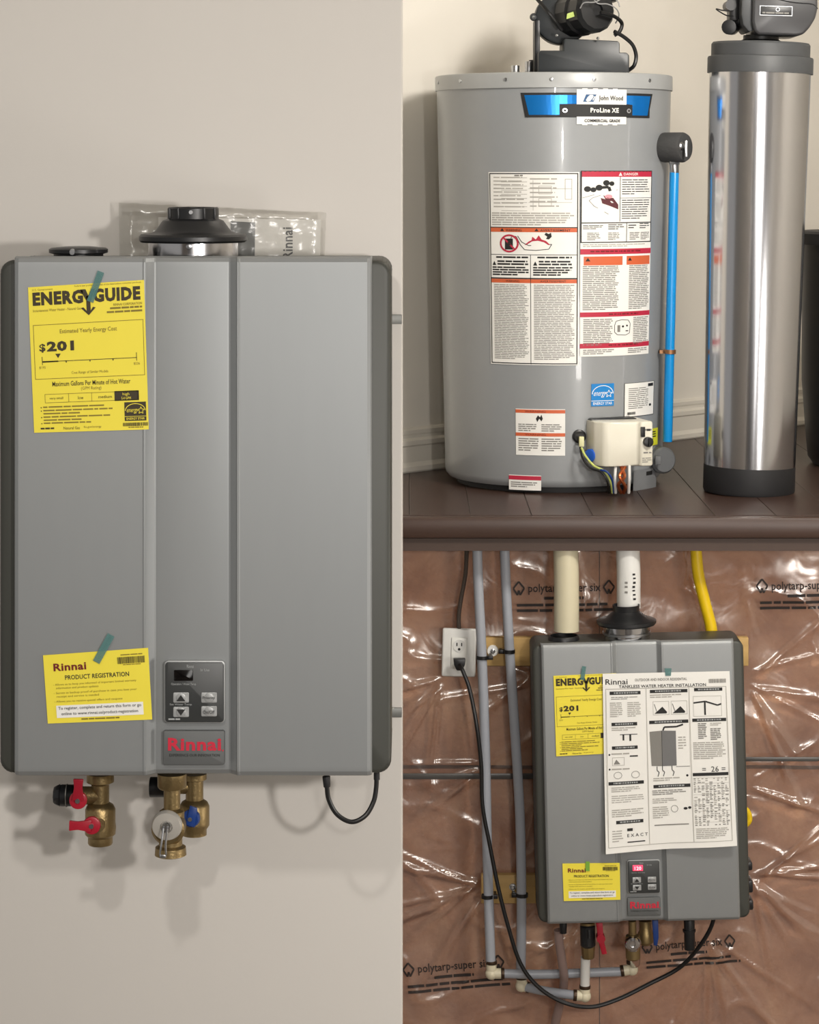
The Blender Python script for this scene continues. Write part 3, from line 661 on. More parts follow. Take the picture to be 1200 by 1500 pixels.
# instruction poster
ip, k = paper('instruction_poster', [(883, 987), (1069, 983), (1079, 1237), (887, 1249)], dS-.0075, M_white, 'large white instruction poster with diagrams taped on the smaller heater', 'poster', 190, 258, curl=.010)
K, G, GL = M_k, M_g, M_gl
k.text(K, 'Rinnai', 4, 8, 33, 8, bold=.01); k.text(G, 'OUTDOOR AND INDOOR RESIDENTIAL', 48, 8, 78, 4, bold=.02); k.text(K, 'TANKLESS WATER HEATER INSTALLATION', 24, 17, 130, 4.5, bold=.015)
k.bars(G, 158, 11, 26, 6, 4)
k.frame(GL, 4, 22, 180, 228, .8); k.rect(GL, 64, 22, .8, 228); k.rect(GL, 128, 22, .8, 228)
def head(x, y, w):
    k.rect(K, x, y, w, 4.6); k.para(M_white, x+w*.15, y+1.4, w*.7, 2, 1, .8, 1); 
def rawhead(x, y, w):
    k.rect(K, x, y, w, 4.8); k.L.setdefault(M_white, ([], []))
    rr_ = random.Random(int(x*y)); q = x+w*.14
    while q < x+w*.84: ww = rr_.uniform(1, 4); k.rect(M_pale, q, y+1.3, ww, 2, 1.7); q += ww+1
for x, y, w in ((10, 26, 46), (70, 25, 56), (136, 24, 42), (12, 71, 38), (68, 70, 58), (132, 69, 50), (12, 105, 38), (6, 156, 52), (72, 164, 54), (16, 212, 40)): rawhead(x, y, w)
k.para(G, 12, 34, 40, 5, 2, .4); k.para(GL, 10, 42, 20, 22, 8, .5); k.para(GL, 36, 42, 20, 22, 8, .5)
k.para(GL, 70, 32, 54, 6, 2, .5)
for x in (76, 103):
    k.poly(K, [(x, 60), (x+5, 56), (x+12, 50), (x+19, 58), (x+18, 60)]); k.line(K, [(x, 46), (x+4, 58)], .8); k.frame(GL, x-2, 42, 24, 20, .5)
k.line(K, [(134, 46), (152, 44), (170, 50), (176, 48)], 2.2); k.rect(K, 150, 44, 2.6, 20); k.frame(GL, 134, 36, 42, 30, .5)
k.para(GL, 12, 78, 40, 6, 2, .5); k.rect(K, 24, 88, 26, 1); k.rect(K, 28, 88, 2.5, 9); k.rect(K, 38, 88, 2.8, 10)
k.disc(K, 8, 117, 1.4, n=8); k.para(GL, 11, 115, 44, 4, 1, .5); k.frame(GL, 12, 121, 18, 12, .6); k.rect(K, 38, 119, 12, 2); k.poly(G, [(14, 131), (18, 124), (24, 131)])
k.disc(K, 8, 138, 1.4, n=8); k.para(GL, 11, 137, 44, 4, 1, .5)
for x in (20, 46): k.line(G, [(x+6*cos(a*.7), 147+5*sin(a*.7)) for a in range(10)], .7)
k.poly(G, [(68, 86), (86, 85), (86, 137), (70, 136)]); k.poly(mat('mid_grey_print', (110, 110, 110), .5), [(86, 85), (107, 86), (107, 137), (86, 137)])
k.line(M_k, [(86, 85), (86, 137)], .6, 1.5); k.line(K, [(88, 85), (90, 80), (108, 80), (118, 77)], 2.4)
for x in (78, 86, 100): k.line(K, [(x, 137), (x, 143), (x+3, 146), (x+1, 152)], 1.1)
k.line(K, [(106, 138.5), (126, 138.5)], .6); k.para(GL, 110, 95, 12, 20, 5, .4); k.disc(K, 122, 152, 1.8, n=8); k.para(GL, 72, 154, 40, 6, 2, .5)
k.para(G, 140, 76, 13, 24, 9, .6); k.para(G, 158, 84, 16, 18, 7, .6); k.para(GL, 158, 76, 20, 5, 2, .5); k.para(GL, 132, 104, 48, 26, 9, .55)
k.text(K, '=  26 =', 144, 140, 34, 8)
k.rect(K, 130, 149, 52, 4.6)
rr_ = random.Random(3)
for j in range(26):
    for i in range(9):
        if rr_.random() < .8: k.rect(G if rr_.random() < .6 else GL, 131+i*5.7, 157+j*2.7, rr_.uniform(2, 5), 1.3)
for j in range(0, 27, 3): k.rect(GL, 130, 156.2+j*2.7, 52, .4)
k.para(GL, 132, 230, 48, 16, 6, .5)
k.para(GL, 10, 164, 48, 8, 3, .5); k.para(GL, 10, 176, 48, 12, 4, .4); k.para(GL, 10, 196, 48, 12, 4, .5)
k.para(G, 70, 172, 50, 8, 3, .5); k.para(GL, 70, 184, 36, 8, 3, .5); k.para(GL, 70, 196, 24, 18, 6, .5); k.line(G, [(102+5*cos(a*.7), 200+5*sin(a*.7)) for a in range(10)], .7)
k.disc(K, 118, 200, 3, 2, n=8); k.disc(K, 124, 199, 2.5, 2, n=8); k.rect(G, 72, 222, 50, 1.6)
k.para(K, 32, 224, 10, 5, 1, .8, 1); k.text(K, 'E X A C T', 32, 232, 30, 4.5, bold=.01); k.rect(K, 32, 243, 26, 1.6); k.para(GL, 10, 226, 16, 18, 5, .4)
k.build(ip)
mb = MB(); mb.prism([P(q[0], q[1], dS-.0092) for q in ((974, 979), (984, 979), (983, 990), (975, 990))], (0, -.0002, 0)); mb.build('tape_strip', M_tape, ip)

# ================================================================= PIPES AND BOARDS ON THE LOWER WALL
def board(x0, x1, y0, y1, label):
    a = P(x0, y0, 5.12); b = P(x1, y1, 5.12); c = (a+b)/2
    mb = MB(); mb.box((c.x, 5.131, c.z), (abs(b.x-a.x), .021, abs(a.z-b.z)), .0025); return setp(mb.build('wooden_board', M_wood, None, loc=(c.x, 5.131, c.z)), label, 'board')
board(700, 1097, 934, 976, 'long pine board fixed behind the top of the smaller heater')
board(705, 806, 1282, 1324, 'short pine board low on the wall beside the smaller heater')
dP = 5.085                                   # distance of the pipe axes
sp = dP/F
TOP = UP-.07
def topz(px, d): return Vector(((px-600)*d/F, d, TOP+.0))
def pipe(name, pts, r, m, label, cat='pipe', group=None):
    root = thing(name, pts[-1], label, cat, group)
    mb = MB(); mb.tube(pts, r, seg=16, sub=6); mb.build('pipe_run', m, root); return root
dA, dB_ = 5.074, 5.097
rA = pipe('water_pipe', [topz(699, dA), P(701, 860, dA), P(706, 960, dA), P(711, 1100, dA), P(714, 1250, dA), P(719, 1410, dA)], 7.2*sp, M_pex, 'left grey water pipe running down the wall and across under the smaller heater')
M_fit = mat('cream_fitting', (214, 206, 180), .4, var=.05); M_crimp = mat('dark_crimp_ring', (70, 54, 40), .4, .6)
mb = MB(); mb.tube([P(736, 1426, dA), P(800, 1427, dA), P(914, 1423, dA)], 6.6*sp, seg=16); mb.build('pipe_run', M_pex, rA)
def elbow(root, px, py, a, b, d=dP):
    c = P(px, py, d); mb = MB(); A = P(px+a[0], py+a[1], d); B = P(px+b[0], py+b[1], d)
    mb.cyl(c, A, 7.6*sp, seg=14); mb.cyl(c, B, 7.6*sp, seg=14); mb.sph(c, 9*sp); e = mb.build('elbow', M_fit, root)
    for q, v in ((A, a), (B, b)):
        n = (q-c).normalized(); mb = MB(); mb.cyl(q-n*2*sp, q+n*3*sp, 8.2*sp, seg=16, bev=.4*sp); mb.build('crimp_ring', M_crimp, e)
elbow(rA, 720, 1426, (0, -16), (16, 0), dA); elbow(rA, 926, 1420, (-14, 2), (0, -10), dA)
rB = pipe('water_pipe', [topz(739, dB_), P(742, 870, dB_), P(747, 960, dB_), P(755, 1080, dB_), P(762, 1200, dB_), P(764, 1320, dB_), P(763, 1430, dB_)], 7.2*sp, M_pex, 'right grey water pipe of the pair, ending in the lower white elbow')
mb = MB(); mb.tube([P(771, 1446, 5.095), P(800, 1452, 5.076), P(843, 1458, 5.05)], 6.6*sp, seg=16); mb.build('pipe_run', M_pex, rB)
mb = MB(); mb.cyl(P(857, 1448, 5.05), P(858, 1402, 5.04), 7*sp, seg=16); mb.build('pipe_run', M_pvc, rB)
elbow(rB, 764, 1444, (0, -12), (9, 2), dB_); elbow(rB, 857, 1459, (-14, -1), (0, -13), 5.05)
dV = 5.045
pipe('vent_pipe', [topz(920, dV), P(921, 840, dV), P(921, 890, dV)], 17.5*dV/F, M_pvc, 'white vent pipe rising from the black collar of the smaller heater')
o = bpy.data.objects['vent_pipe']; ik = Ink(lambda u, v, l: Vector(((u-600)*dV/F, dV-17.5*dV/F*sqrt(max(0, 1-((u-921)/17.5)**2))-.0005, P(u, v, dV-.022).z)))
[ik.rect(M_k, 925+rr.uniform(0, 1.5), y_, 4, rr.uniform(2, 4)) for y_ in range(840, 880, 6)]; [ik.rect(M_g, 914, y_, 4, 3) for y_ in (852, 858, 866)]; ik.build(o, 'pipe_print')
pipe('vent_pipe', [topz(829, dV), P(830, 850, dV), P(830, 924, dV)], 18.5*dV/F, M_beige, 'beige intake pipe rising from the left of the smaller heater')
pipe('gas_hose', [topz(1019, 5.092), P(1023, 840, 5.092), P(1032, 880, 5.092), P(1041, 915, 5.092), P(1045, 945, 5.092)], 8.6*5.09/F, M_gas, 'yellow gas hose dropping behind the smaller heater', 'hose')
g = bpy.data.objects['gas_hose']
mb = MB(); mb.tube([P(1084, 1184, 5.06), P(1093, 1187, 5.06), P(1097, 1195, 5.06), P(1096, 1204, 5.06), P(1086, 1212, 5.06)], 5*5.06/F, seg=12); e = setp(mb.build('gas_fitting', M_gas, None, loc=P(1098, 1216, 5.06)), 'small yellow gas fitting on the right side of the smaller heater', 'fitting')
# condensate hose
M_hose = mat('milky_hose', (150, 128, 122), .3, var=.05, alpha=.75)
pipe('condensate_hose', [P(818, 1362, 5.03), P(820, 1385, 5.035), P(826, 1425, 5.044), P(826, 1440, 5.066), P(824, 1456, 5.084), P(818, 1480, 5.10), P(806, 1530, 5.12)], 6.5*5.08/F, M_hose, 'milky drain hose hanging below the left of the smaller heater', 'hose')
# zip ties, washers
for (px, py, w_, lab, side) in ((707, 963, 20, 'black cable tie round the left pipe at the upper board', 1), (746, 954, 20, 'black cable tie round the right pipe at the upper board', -1), (714, 1313, 20, 'black cable tie round the left pipe at the lower board', 1), (765, 1311, 20, 'black cable tie round the right pipe at the lower board', -1)):
    c = P(px, py, 5.074 if side > 0 else 5.097); rt = thing('cable_tie', c, lab, 'cable tie', 'cable ties on the grey pipes')
    mb = MB(); mb.lathe([(7.3*sp, -2.6*sp), (8.8*sp, -2.6*sp), (8.8*sp, 2.6*sp), (7.3*sp, 2.6*sp), (7.3*sp, -2.6*sp)], c, seg=20); mb.build('strap', M_cord, rt)
    mb = MB(); mb.box(c+Vector((side*11*sp, .004, -1*sp)), (9*sp, 6*sp, 6*sp), 1*sp); mb.box(c+Vector((side*12*sp, .018, 0)), (4*sp, .026, 3*sp)); mb.build('tie_head', M_cord, rt)
for (px, py, m, lab) in ((722, 953, M_white, 'round white washer with a screw on the upper board'), (751, 1299, M_galv, 'steel screw in the middle of the lower board')):
    c = P(px, py, 5.12); rt = thing('screw_washer', c, lab, 'screw')
    mb = MB(); mb.lathe([(0, .004), (8*sp, .004), (8.5*sp, 0), (8.5*sp, -.003)] if m is M_white else [(0, .003), (5*sp, .003), (5.4*sp, -.003)], c, axis=(0, -1, 0), seg=20); mb.build('washer', m, rt)
    mb = MB(); mb.lathe([(0, .0095), (2*sp, .0095), (3.6*sp, .008), (3.8*sp, .004)], c, axis=(0, -1, 0), seg=8); mb.build('screw_head', M_galv, rt)
# outlet
ro = thing('wall_outlet', P(673, 992, 5.12), 'white wall outlet with a black plug, left of the grey pipes', 'outlet')
oc = P(672.5, 956, 5.12); R = Matrix.Translation(oc) @ Matrix.Rotation(radians(1.5), 4, 'Y')
mb = MB(); mb.box((0, .003, 0), (50*sp, .012, 71*sp), .004, M=R, seg=3); mb.build('cover_plate', M_pvc, ro)
mb = MB(); mb.box((0, .018, -2*sp), (44*sp, .026, 66*sp), .002, M=R); mb.build('box', M_black, ro)
mb = MB(); mb.box((0, -.004, 0), (23*sp, .004, 46*sp), .0015, M=R); dx = mb.build('receptacle', mat('outlet_white', (232, 232, 226), .3), ro)
mb = MB(); mb.cyl((0, -.004, 11*sp), (0, -.0075, 11*sp), 9*sp, seg=24, M=R); mb.build('socket_face', M_pvc, dx)
for x in (-3.5, 3.5): MB().box((x*sp, -.0074, 13*sp), (1.6*sp, .001, 5*sp), M=R).build('socket_slot', M_k, dx)
mb = MB(); mb.cyl((0, -.0070, 6*sp), (0, -.0079, 6*sp), 2*sp, seg=10, M=R); mb.build('socket_slot', M_k, dx)
# cord with plug from outlet to heater
pl = P(673, 970, 5.10); rcd = thing('power_cord', P(850, 1476, 5.07), 'long black cord hanging from the outlet to the smaller heater', 'cord')
mb = MB(); mb.prism([pl+Vector(v)*sp for v in ((-9, 0, 7), (9, 0, 7), (8, 0, -2), (4, 0, -10), (-4, 0, -10), (-8, 0, -2))], (0, -.018, 0), .002); mb.build('plug', M_black, rcd)
mb = MB(); mb.tube([P(674, 974, 5.082), P(679, 985, 5.066), P(688, 1010, 5.06), P(698, 1060, 5.046), P(705, 1120, 5.046), P(707, 1180, 5.046), P(718, 1240, 5.046), P(730, 1300, 5.046), P(744, 1355, 5.046), P(762, 1410, 5.046), P(788, 1445, 5.046), P(825, 1468, 5.046), P(865, 1475, 5.04), P(905, 1464, 5.045), P(950, 1442, 5.05), P(995, 1418, 5.05), P(1022, 1390, 5.03), P(1040, 1362, 5.02), P(1048, 1338, 5.01)], 3.0*sp, seg=10, sub=8); mb.build('cable', M_cord, rcd)
pts = [topz(684, 5.11), P(682, 840, 5.11), P(675, 880, 5.115), P(672, 905, 5.12), P(673, 924, 5.124)]
mb = MB(); mb.tube(pts, 3.2*sp, seg=10, sub=8)
for i in range(26):
    u = i/25*3.999; a = int(u); q = pts[a].lerp(pts[a+1], u-a); 
o = mb.build('armored_cable', mat('dark_grey_cable', (84, 74, 66), .5, .3, bump=.8, bscale=600), None, loc=pts[-1]); setp(o, 'thin dark grey cable entering the top of the wall outlet', 'cable')

# ================================================================= STORAGE TANK ON THE LANDING
TX, TY = (811-600)/F*5.6, 5.6
TT = EYE+(HOR-112)*5.6/F
def rz(z):
    u = (z-UP)/(TT-UP); return .246+.021*u
rt = thing('storage_tank_heater', (TX, TY, UP), 'tall grey cylindrical water heater with warning labels and black blower', 'water heater')
mb = MB(); prof = [(0, .012), (.22, .012), (.238, .014), (.245, .022)]
for k_ in range(13): z = .03+(TT-UP-.06)*k_/12; prof.append((rz(UP+z), z))
prof += [(rz(TT), TT-UP-.03), (0, TT-UP-.03)]
mb.lathe(prof, (TX, TY, UP), seg=96); mb.build('tank_body', M_tank, rt)
mb = MB(); mb.lathe([(.20, 0), (.22, 0), (.22, .013), (.2, .013)], (TX, TY, UP), seg=48); mb.build('base_ring', M_soft, rt)
R1 = rz(TT)
mb = MB(); mb.lathe([(R1+.0005, -.034), (R1+.003, -.034), (R1+.003, -.004), (R1+.0015, -.001), (R1-.002, 0), (0, .003)], (TX, TY, TT), seg=96); lid = mb.build('top_lid', mat('lid_grey_enamel', (164, 166, 166), .35, .05), rt, angle=30)
def th_of(px, z=2.0):
    r = rz(z); lo, hi = -1.35, 1.35
    for _ in range(40):
        m_ = (lo+hi)/2
        if F*(TX+r*sin(m_))/(TY-r*cos(m_))+600 < px: lo = m_
        else: hi = m_
    return lo
def z_of(py, th, r=None):
    r = r or .262; return EYE+(HOR-py)*(TY-r*cos(th))/F
def TP(th, z, lift=0): r = rz(z)+lift; return Vector((TX+r*sin(th), TY-r*cos(th), z))
for px in (640, 676, 742, 808, 870, 950):
    th = th_of(px, 2.2); z = TT-.016; p = TP(th, z, .003); n = Vector((sin(th), -cos(th), 0)); mb = MB(); mb.lathe([(.0045, 0), (.004, .002), (0, .003)], p, axis=n, seg=10); mb.build('lid_screw', M_galv, lid)
def tlabel(x0, x1, ytop, ybot, m=M_white, name='label', lift=.0012):
    """returns an Ink whose u,v are picture-like units on the curved label"""
    zref = z_of((ytop+ybot)/2, 0); t0 = th_of(x0, zref); t1 = th_of(x1, zref); za = z_of(ytop, t0); zb = z_of(ybot, t0); Wd = x1-x0; Hd = ybot-ytop
    def f(u, v, l=1): return TP(t0+(t1-t0)*u/Wd, za+(zb-za)*v/Hd, lift+.0004*l)
    t = bmesh.new(); n = 16; nv = 10; G = [[t.verts.new(f(Wd*i/n, Hd*j/nv, 0)) for i in range(n+1)] for j in range(nv+1)]
    for j in range(nv):
        for i in range(n): t.faces.new((G[j+1][i], G[j+1][i+1], G[j][i+1], G[j][i]))
    lb = None
    if m:
        mb = MB(); mb._add(t); lb = mb.build(name, m, rt, angle=180)
    return lb, Ink(f, seg=6)
lb, k = tlabel(718, 848, 252, 533, M_white, 'warning_label')
k.frame(K, 1.5, 1.5, 127, 278, 1.4)
k.para(GL, 8, 7, 46, 48, 9, .3, 1); k.para(GL, 62, 9, 40, 46, 7, .3, 1); k.para(G, 40, 4, 12, 3, 1, .7, 1)
for y in range(8, 58, 6): k.rect(GL, 20, y, 38, .7)
k.frame(GL, 74, 20, 18, 12, .7); k.frame(GL, 110, 10, 10, 30, .8); k.frame(GL, 74, 38, 18, 12, .7); k.rect(GL, 60, 24, 60, .6); k.rect(GL, 60, 44, 60, .6); k.rect(GL, 66, 12, .6, 44)
k.para(GL, 5, 59, 120, 20, 6, .55)
k.rect(K, 2, 80, 126, 1.4); k.rect(M_or, 3, 81.4, 124, 6); k.text(K, 'WARNING', 26, 83, 24, 3.4, bold=.01, lift=1.6); k.text(K, 'AVERTISSEMENT', 76, 83, 42, 3.4, bold=.01, lift=1.6)
k.poly(K, [(18, 86), (24, 86), (21, 82)], 1.6); k.poly(K, [(68, 86), (74, 86), (71, 82)], 1.6)
# flammable vapour picture: struck-out can, hose, burning figure
k.rect(K, 25, 97, 12, 16); k.line(K, [(34, 97), (36, 93), (42, 94), (48, 106), (54, 113), (70, 114), (88, 112), (92, 105), (60, 107), (50, 102), (44, 93)], 1.0)
k.line(M_crim, [(31.5+13*cos(2*pi*a/20), 104+12*sin(2*pi*a/20)) for a in range(21)], 2.6, 1.8); k.line(M_crim, [(23, 96), (40, 113)], 2.4, 1.8)
k.poly(M_crim, [(54, 106), (60, 101), (64, 99), (65, 94), (70, 98), (74, 92), (78, 98), (84, 100), (90, 106)]); k.poly(K, [(82, 91), (84, 88), (88, 90), (91, 88), (92, 94), (88, 98), (84, 97), (86, 94)])
k.rect(K, 3, 120, 124, .8); k.rect(K, 62, 120, .8, 160)
for x in (5, 66):
    k.para(K, x+6, 123, 48, 4, 1, .6, 1, seed=x); k.para(K, x+8, 129, 46, 8, 2, .6, 1); k.para(K, x, 138, 55, 14, 4, .6, .7); k.poly(K, [(x, 136), (x+6, 136), (x+3, 130)])
k.rect(K, 2, 154, 126, 1.8); k.rect(M_or, 3, 156, 124, 5.6); k.text(K, 'WARNING', 26, 157.4, 20, 3, lift=1.6); k.text(K, 'AVERTISSEMENT', 76, 157.4, 36, 3, lift=1.6)
k.para(G, 7, 164, 53, 110, 44, .42); k.para(G, 67, 164, 58, 110, 44, .45)
k.build(rt, 'label_print')
lb, k = tlabel(850, 952, 250, 523, M_white, 'danger_label')
k.frame(K, 0, 0, 102, 106, 1.4); k.rect(M_crim, 1, 1, 100, 8); k.text(M_white, 'DANGER', 54, 3, 22, 4, bold=.01, lift=1.6); k.poly(M_white, [(47, 7.5), (52, 7.5), (49.5, 2.5)], 1.6)
k.rect(K, 49, 9, .8, 66); k.rect(K, 49, 40, 52, .6); k.para(K, 52, 13, 46, 24, 7, .35, .4); k.para(K, 52, 43, 46, 30, 9, .35)
for x, y, r in ((8, 27, 4.2), (15, 28, 3.6), (31, 18, 4.2), (38, 19, 3.4), (22, 25, 4.4)): k.disc(K, x, y, r)
k.line(K, [(22, 25), (34, 24), (36, 30)], 4); k.line(G, [(2, 40), (14, 36), (46, 28)], .7); k.line(G, [(10, 44), (14, 40), (24, 36)], .7); k.line(G, [(10, 44), (16, 52), (34, 64)], .8)
k.poly(mat('brown_hand_print', (90, 40, 46), .5), [(24, 40), (30, 42), (27, 36), (34, 40), (40, 40), (47, 50), (47, 57), (36, 52), (26, 48)]); k.disc(mat('pink_splash_print', (225, 150, 160), .5), 34, 38, 5, 3)
k.rect(K, 1, 76, 100, 1.4); k.rect(K, 59, 76, .8, 30)
k.para(K, 3, 80, 26, 7, 3, .4); k.para(K, 34, 79, 22, 9, 3, .4); k.para(K, 62, 80, 14, 7, 2, .4); k.para(K, 80, 78, 18, 9, 3, .4)
for x in (8, 34, 64, 82): k.para(G, x, 91, 16, 12, 5, .5)
k.para(GL, 3, 108, 96, 5, 2, .5); k.rect(M_crim, 0, 115, 102, 8); k.para(M_mar, 12, 117.6, 70, 2.6, 1, .8, 1)
k.rect(M_or, 4, 126, 50, 13); k.rect(M_or, 60, 126, 40, 13); 
for x in (6, 62): k.poly(K, [(x, 133), (x+6, 133), (x+3, 128)], 1.6)
k.para(G, 3, 140, 47, 66, 24, .5); k.para(G, 64, 140, 36, 66, 24, .5)
k.rect(M_crim, 0, 208, 102, 7); k.para(M_mar, 36, 210.5, 44, 2.4, 1, .8, 1); k.para(G, 4, 218, 38, 40, 15, .5); k.para(G, 72, 217, 28, 40, 15, .5)
k.line(K, [(44, 228), (46, 222), (54, 220), (64, 221), (67, 226), (66, 240), (60, 243), (48, 242), (44, 238), (44, 228)], .8); k.disc(K, 56, 230, 1.6); k.disc(K, 62, 229, 1.4); k.rect(G, 48, 228, 4, 10); k.rect(K, 60, 236, 4, 1.4)
k.rect(M_crim, 0, 254, 102, 7); k.para(M_mar, 36, 256, 44, 2.4, 1, .8, 1); k.para(G, 4, 263, 42, 8, 3, .5); k.para(G, 64, 263, 36, 8, 3, .5)
k.build(rt, 'label_print')
lb, k = tlabel(756, 828, 599, 667, M_white, 'caution_sticker')
k.rect(M_or, 0, 1, 72, 5); k.rect(M_or, 0, 35, 72, 5); k.para(G, 4, 22, 30, 12, 4, .5); k.para(G, 38, 22, 30, 12, 4, .5); k.para(G, 4, 43, 30, 20, 6, .5); k.para(G, 38, 43, 30, 20, 6, .5)
k.poly(K, [(30, 14), (33, 9), (36, 12), (38, 8), (40, 14), (38, 18), (35, 14), (32, 19)]); k.text(M_mar, 'WARNING', 14, 2, 30, 3, lift=1.6); k.text(M_mar, 'WARNING', 14, 36, 30, 3, lift=1.6); k.build(rt, 'label_print')
lb, k = tlabel(746, 793, 696, 718, M_white, 'notice_sticker')
k.rect(M_crim, 0, 1, 47, 6); k.para(G, 3, 10, 40, 9, 3, .5); k.build(rt, 'label_print')
M_eb = mat('bright_blue_print', (24, 128, 200), .4); lb, k = tlabel(866, 899, 563, 596, M_eb, 'efficiency_sticker')
energy_star(k, 0, 0, 33, 33, M_eb, M_white); k.build(rt, 'label_print')
lb, k = tlabel(914, 957, 562, 612, M_white, 'rating_plate')
k.frame(K, 0, 0, 43, 50, .6); k.para(G, 5, 8, 28, 32, 11, .4, .7); k.para(K, 32, 3, 9, 5, 1, .9, 1); k.bars(K, 4, 43, 10, 4, 5); k.disc(K, 36, 35, 2); k.build(rt, 'label_print')
# name badge
M_bb = mat('metallic_blue_badge', (20, 122, 205), .22, .5, var=.03)
lb, k = tlabel(763, 955, 136, 182, None)
k.poly(M_k, [(0, 0), (10, 0), (10, 36.5), (9, 36)]); 
for i in range(32):
    a = i*6; b = a+6
    def yb(x, e): return 36-e
    xl = max(a, 0); 
    k.poly(M_k, [(max(a, 9), 36), (b, 36), (b, 0), (a, 0)] if b <= 186 else [(a, 36), (min(b, 183), 36), (min(b, 192), 0), (a, 0)], .5)
def slant(m, xt0, xb0, xt1, xb1, yt, yb_, n, lf):
    for i in range(n):
        a, b = i/n, (i+1)/n
        k.poly(m, [(xb0+(xb1-xb0)*a, yb_), (xb0+(xb1-xb0)*b, yb_), (xt0+(xt1-xt0)*b, yt), (xt0+(xt1-xt0)*a, yt)], lf)
slant(M_bb, 5, 11, 50, 50, 3.5, 32.5, 8, 1.4)
for i in range(4): k.rect(M_bb, 48+i*6, 3.5, 6, 13, 1.2)
for i in range(4): k.rect(M_bb, 138+i*2.5, 3.5, 2.5, 13, 1.2)
slant(M_bb, 148, 148, 187, 181, 3.5, 32.5, 8, 1.4)
for i in range(10): k.rect(M_white, 72+i*7, -5+(.0 if i in (0, 9) else -1.5*(i % 2)), 7, 51+(0 if i in (0, 9) else 3*(i % 2)), 1.8)
for i in range(17): k.rect(M_k, 50+i*6, 17, 6, 18, 2.4)
k.text(K, 'John Wood', 101, 4, 35, 9, bold=.012, lift=5); 
Mn = mat('navy_print', (40, 84, 130), .4)
k.poly(Mn, [(80, 13.5), (94, 13.5), (98, 2.5), (84, 2.5)], 2.5)
for i in range(3): k.line(M_white, [(85+i*4, 11), (88+i*4, 5)], 1.2, 3.2)
k.text(M_white, 'ProLine XE', 90, 22, 40, 7, bold=.03, lift=3.2); k.text(K, 'COMMERCIAL GRADE', 82, 38.5, 50, 4.6, bold=.03, lift=5)
for x in (57, 146): k.disc(M_galv, x, 26, 3.4, lift=3.2); k.disc(K, x, 26, 1.6, lift=4)
k.build(rt, 'name_badge')
# nipples
mb = MB(); mb.cyl(P(755, 111, 5.55), P(755, 96, 5.55), 6*5.55/F, seg=20, bev=.001); mb.build('pipe_nipple', M_galv, rt)
mb = MB(); mb.cyl(P(775, 111, 5.6), P(775, 90, 5.6), 6*5.6/F, seg=20, bev=.001); mb.build('pipe_nipple', M_galv, rt)
mb = MB(); mb.cyl(P(785, 111, 5.66), P(785, 88, 5.66), 10*5.6/F, seg=20, bev=.001); mb.build('pipe_nipple', M_soft, rt)
# blower
M_blow = mat('blower_black', (40, 44, 47), .38, var=.06); dB = 5.52; sb = dB/F
mb = MB(); mb.prism([P(x, y, dB) for x, y in ((789, 110), (789, 77), (792, 74), (826, 74), (826, 58), (829, 56.5), (905, 60), (908, 63), (908, 77), (918, 77), (922, 81), (922, 110))], (0, .16, 0), .002); bl = mb.build('blower_box', M_blow, rt)
mb = MB(); mb.box(P(786, 70, dB+.09), (8*sb, .08, 80*sb), .002); mb.build('blower_bracket', M_black, rt)
mb = MB()   # snail housing seen edge on from the front left
cc = P(822, 24, dB+.06); sp_ = []
for a in range(0, 360, 12):
    r_ = (36+12*(a/360))*sb; sp_.append(cc+Vector((r_*cos(radians(a+100)), 0, r_*sin(radians(a+100)))))
mb.prism(sp_, (0, .07, 0), .006); mb.sph(P(782, 25, dB+.07), 6*sb); mb.cyl(P(782, 25, dB+.04), P(782, 25, dB+.07), 4*sb); bh = mb.build('blower_housing', M_blow, rt, angle=40)
for px, py in ((782, 25), (816, 52), (876, 56)):
    MB().sph(P(px, py, dB+.03 if px < 800 else dB-.012), 2.2*sb, seg=8).build('bolt', M_galv, bh)
mb = MB(); ax = Vector((.45, -.85, .05)); c0 = P(838, 22, dB+.07); mb.lathe([(0, 0), (30*sb, 0), (34*sb, .01), (34*sb, .05), (31*sb, .055), (31*sb, .062), (33*sb, .066), (33*sb, .098), (28*sb, .108), (9*sb, .11), (8*sb, .104), (0, .104)], c0, axis=ax, seg=14); mo = mb.build('blower_motor', M_black, rt, angle=25)
mb = MB(); mb.prism([P(830, 28, dB-.03), P(842, 24, dB-.03), P(843, 16, dB-.03), P(831, 20, dB-.03)], (0, .003, 0)); mb.build('motor_sticker', mat('lime_sticker', (176, 196, 96), .5), mo)
mb = MB()
mb.box(P(870, -14, dB+.05), (70*sb, .07, 34*sb), .006); mb.build('control_box', M_black, rt)
def wires(lst, r, m, name, par=rt):
    for pts in lst:
        mb = MB(); mb.tube(pts, r, seg=8, sub=8); mb.build(name, m, par)
wires([[P(783, -6, dB), P(800, 14, dB-.03), P(812, 28, dB-.03), P(823, 44, dB-.01)],
       [P(880, 18, dB-.05), P(900, 24, dB-.03), P(911, 34, dB), P(908, 46, dB), P(900, 52, dB)],
       [P(900, 46, dB-.01), P(914, 54, dB), P(927, 66, dB+.01), P(932, 82, dB+.02), P(929, 96, dB+.02), P(921, 103, dB+.03)]], 2.9*sb, M_cord, 'cable')
wires([[P(868, -4, dB-.05), P(876, 5, dB-.06), P(890, 6, dB-.05), P(902, 12, dB-.04), P(907, 22, dB-.02), P(902, 34, dB)], [P(850, 12, dB-.05), P(856, 4, dB-.06), P(872, 3, dB-.06), P(884, -4, dB-.05)], [P(895, -6, dB-.04), P(905, 2, dB-.04), P(908, 10, dB-.04)]], .9*sb, mat('thin_grey_wire', (150, 150, 150), .4), 'wire')
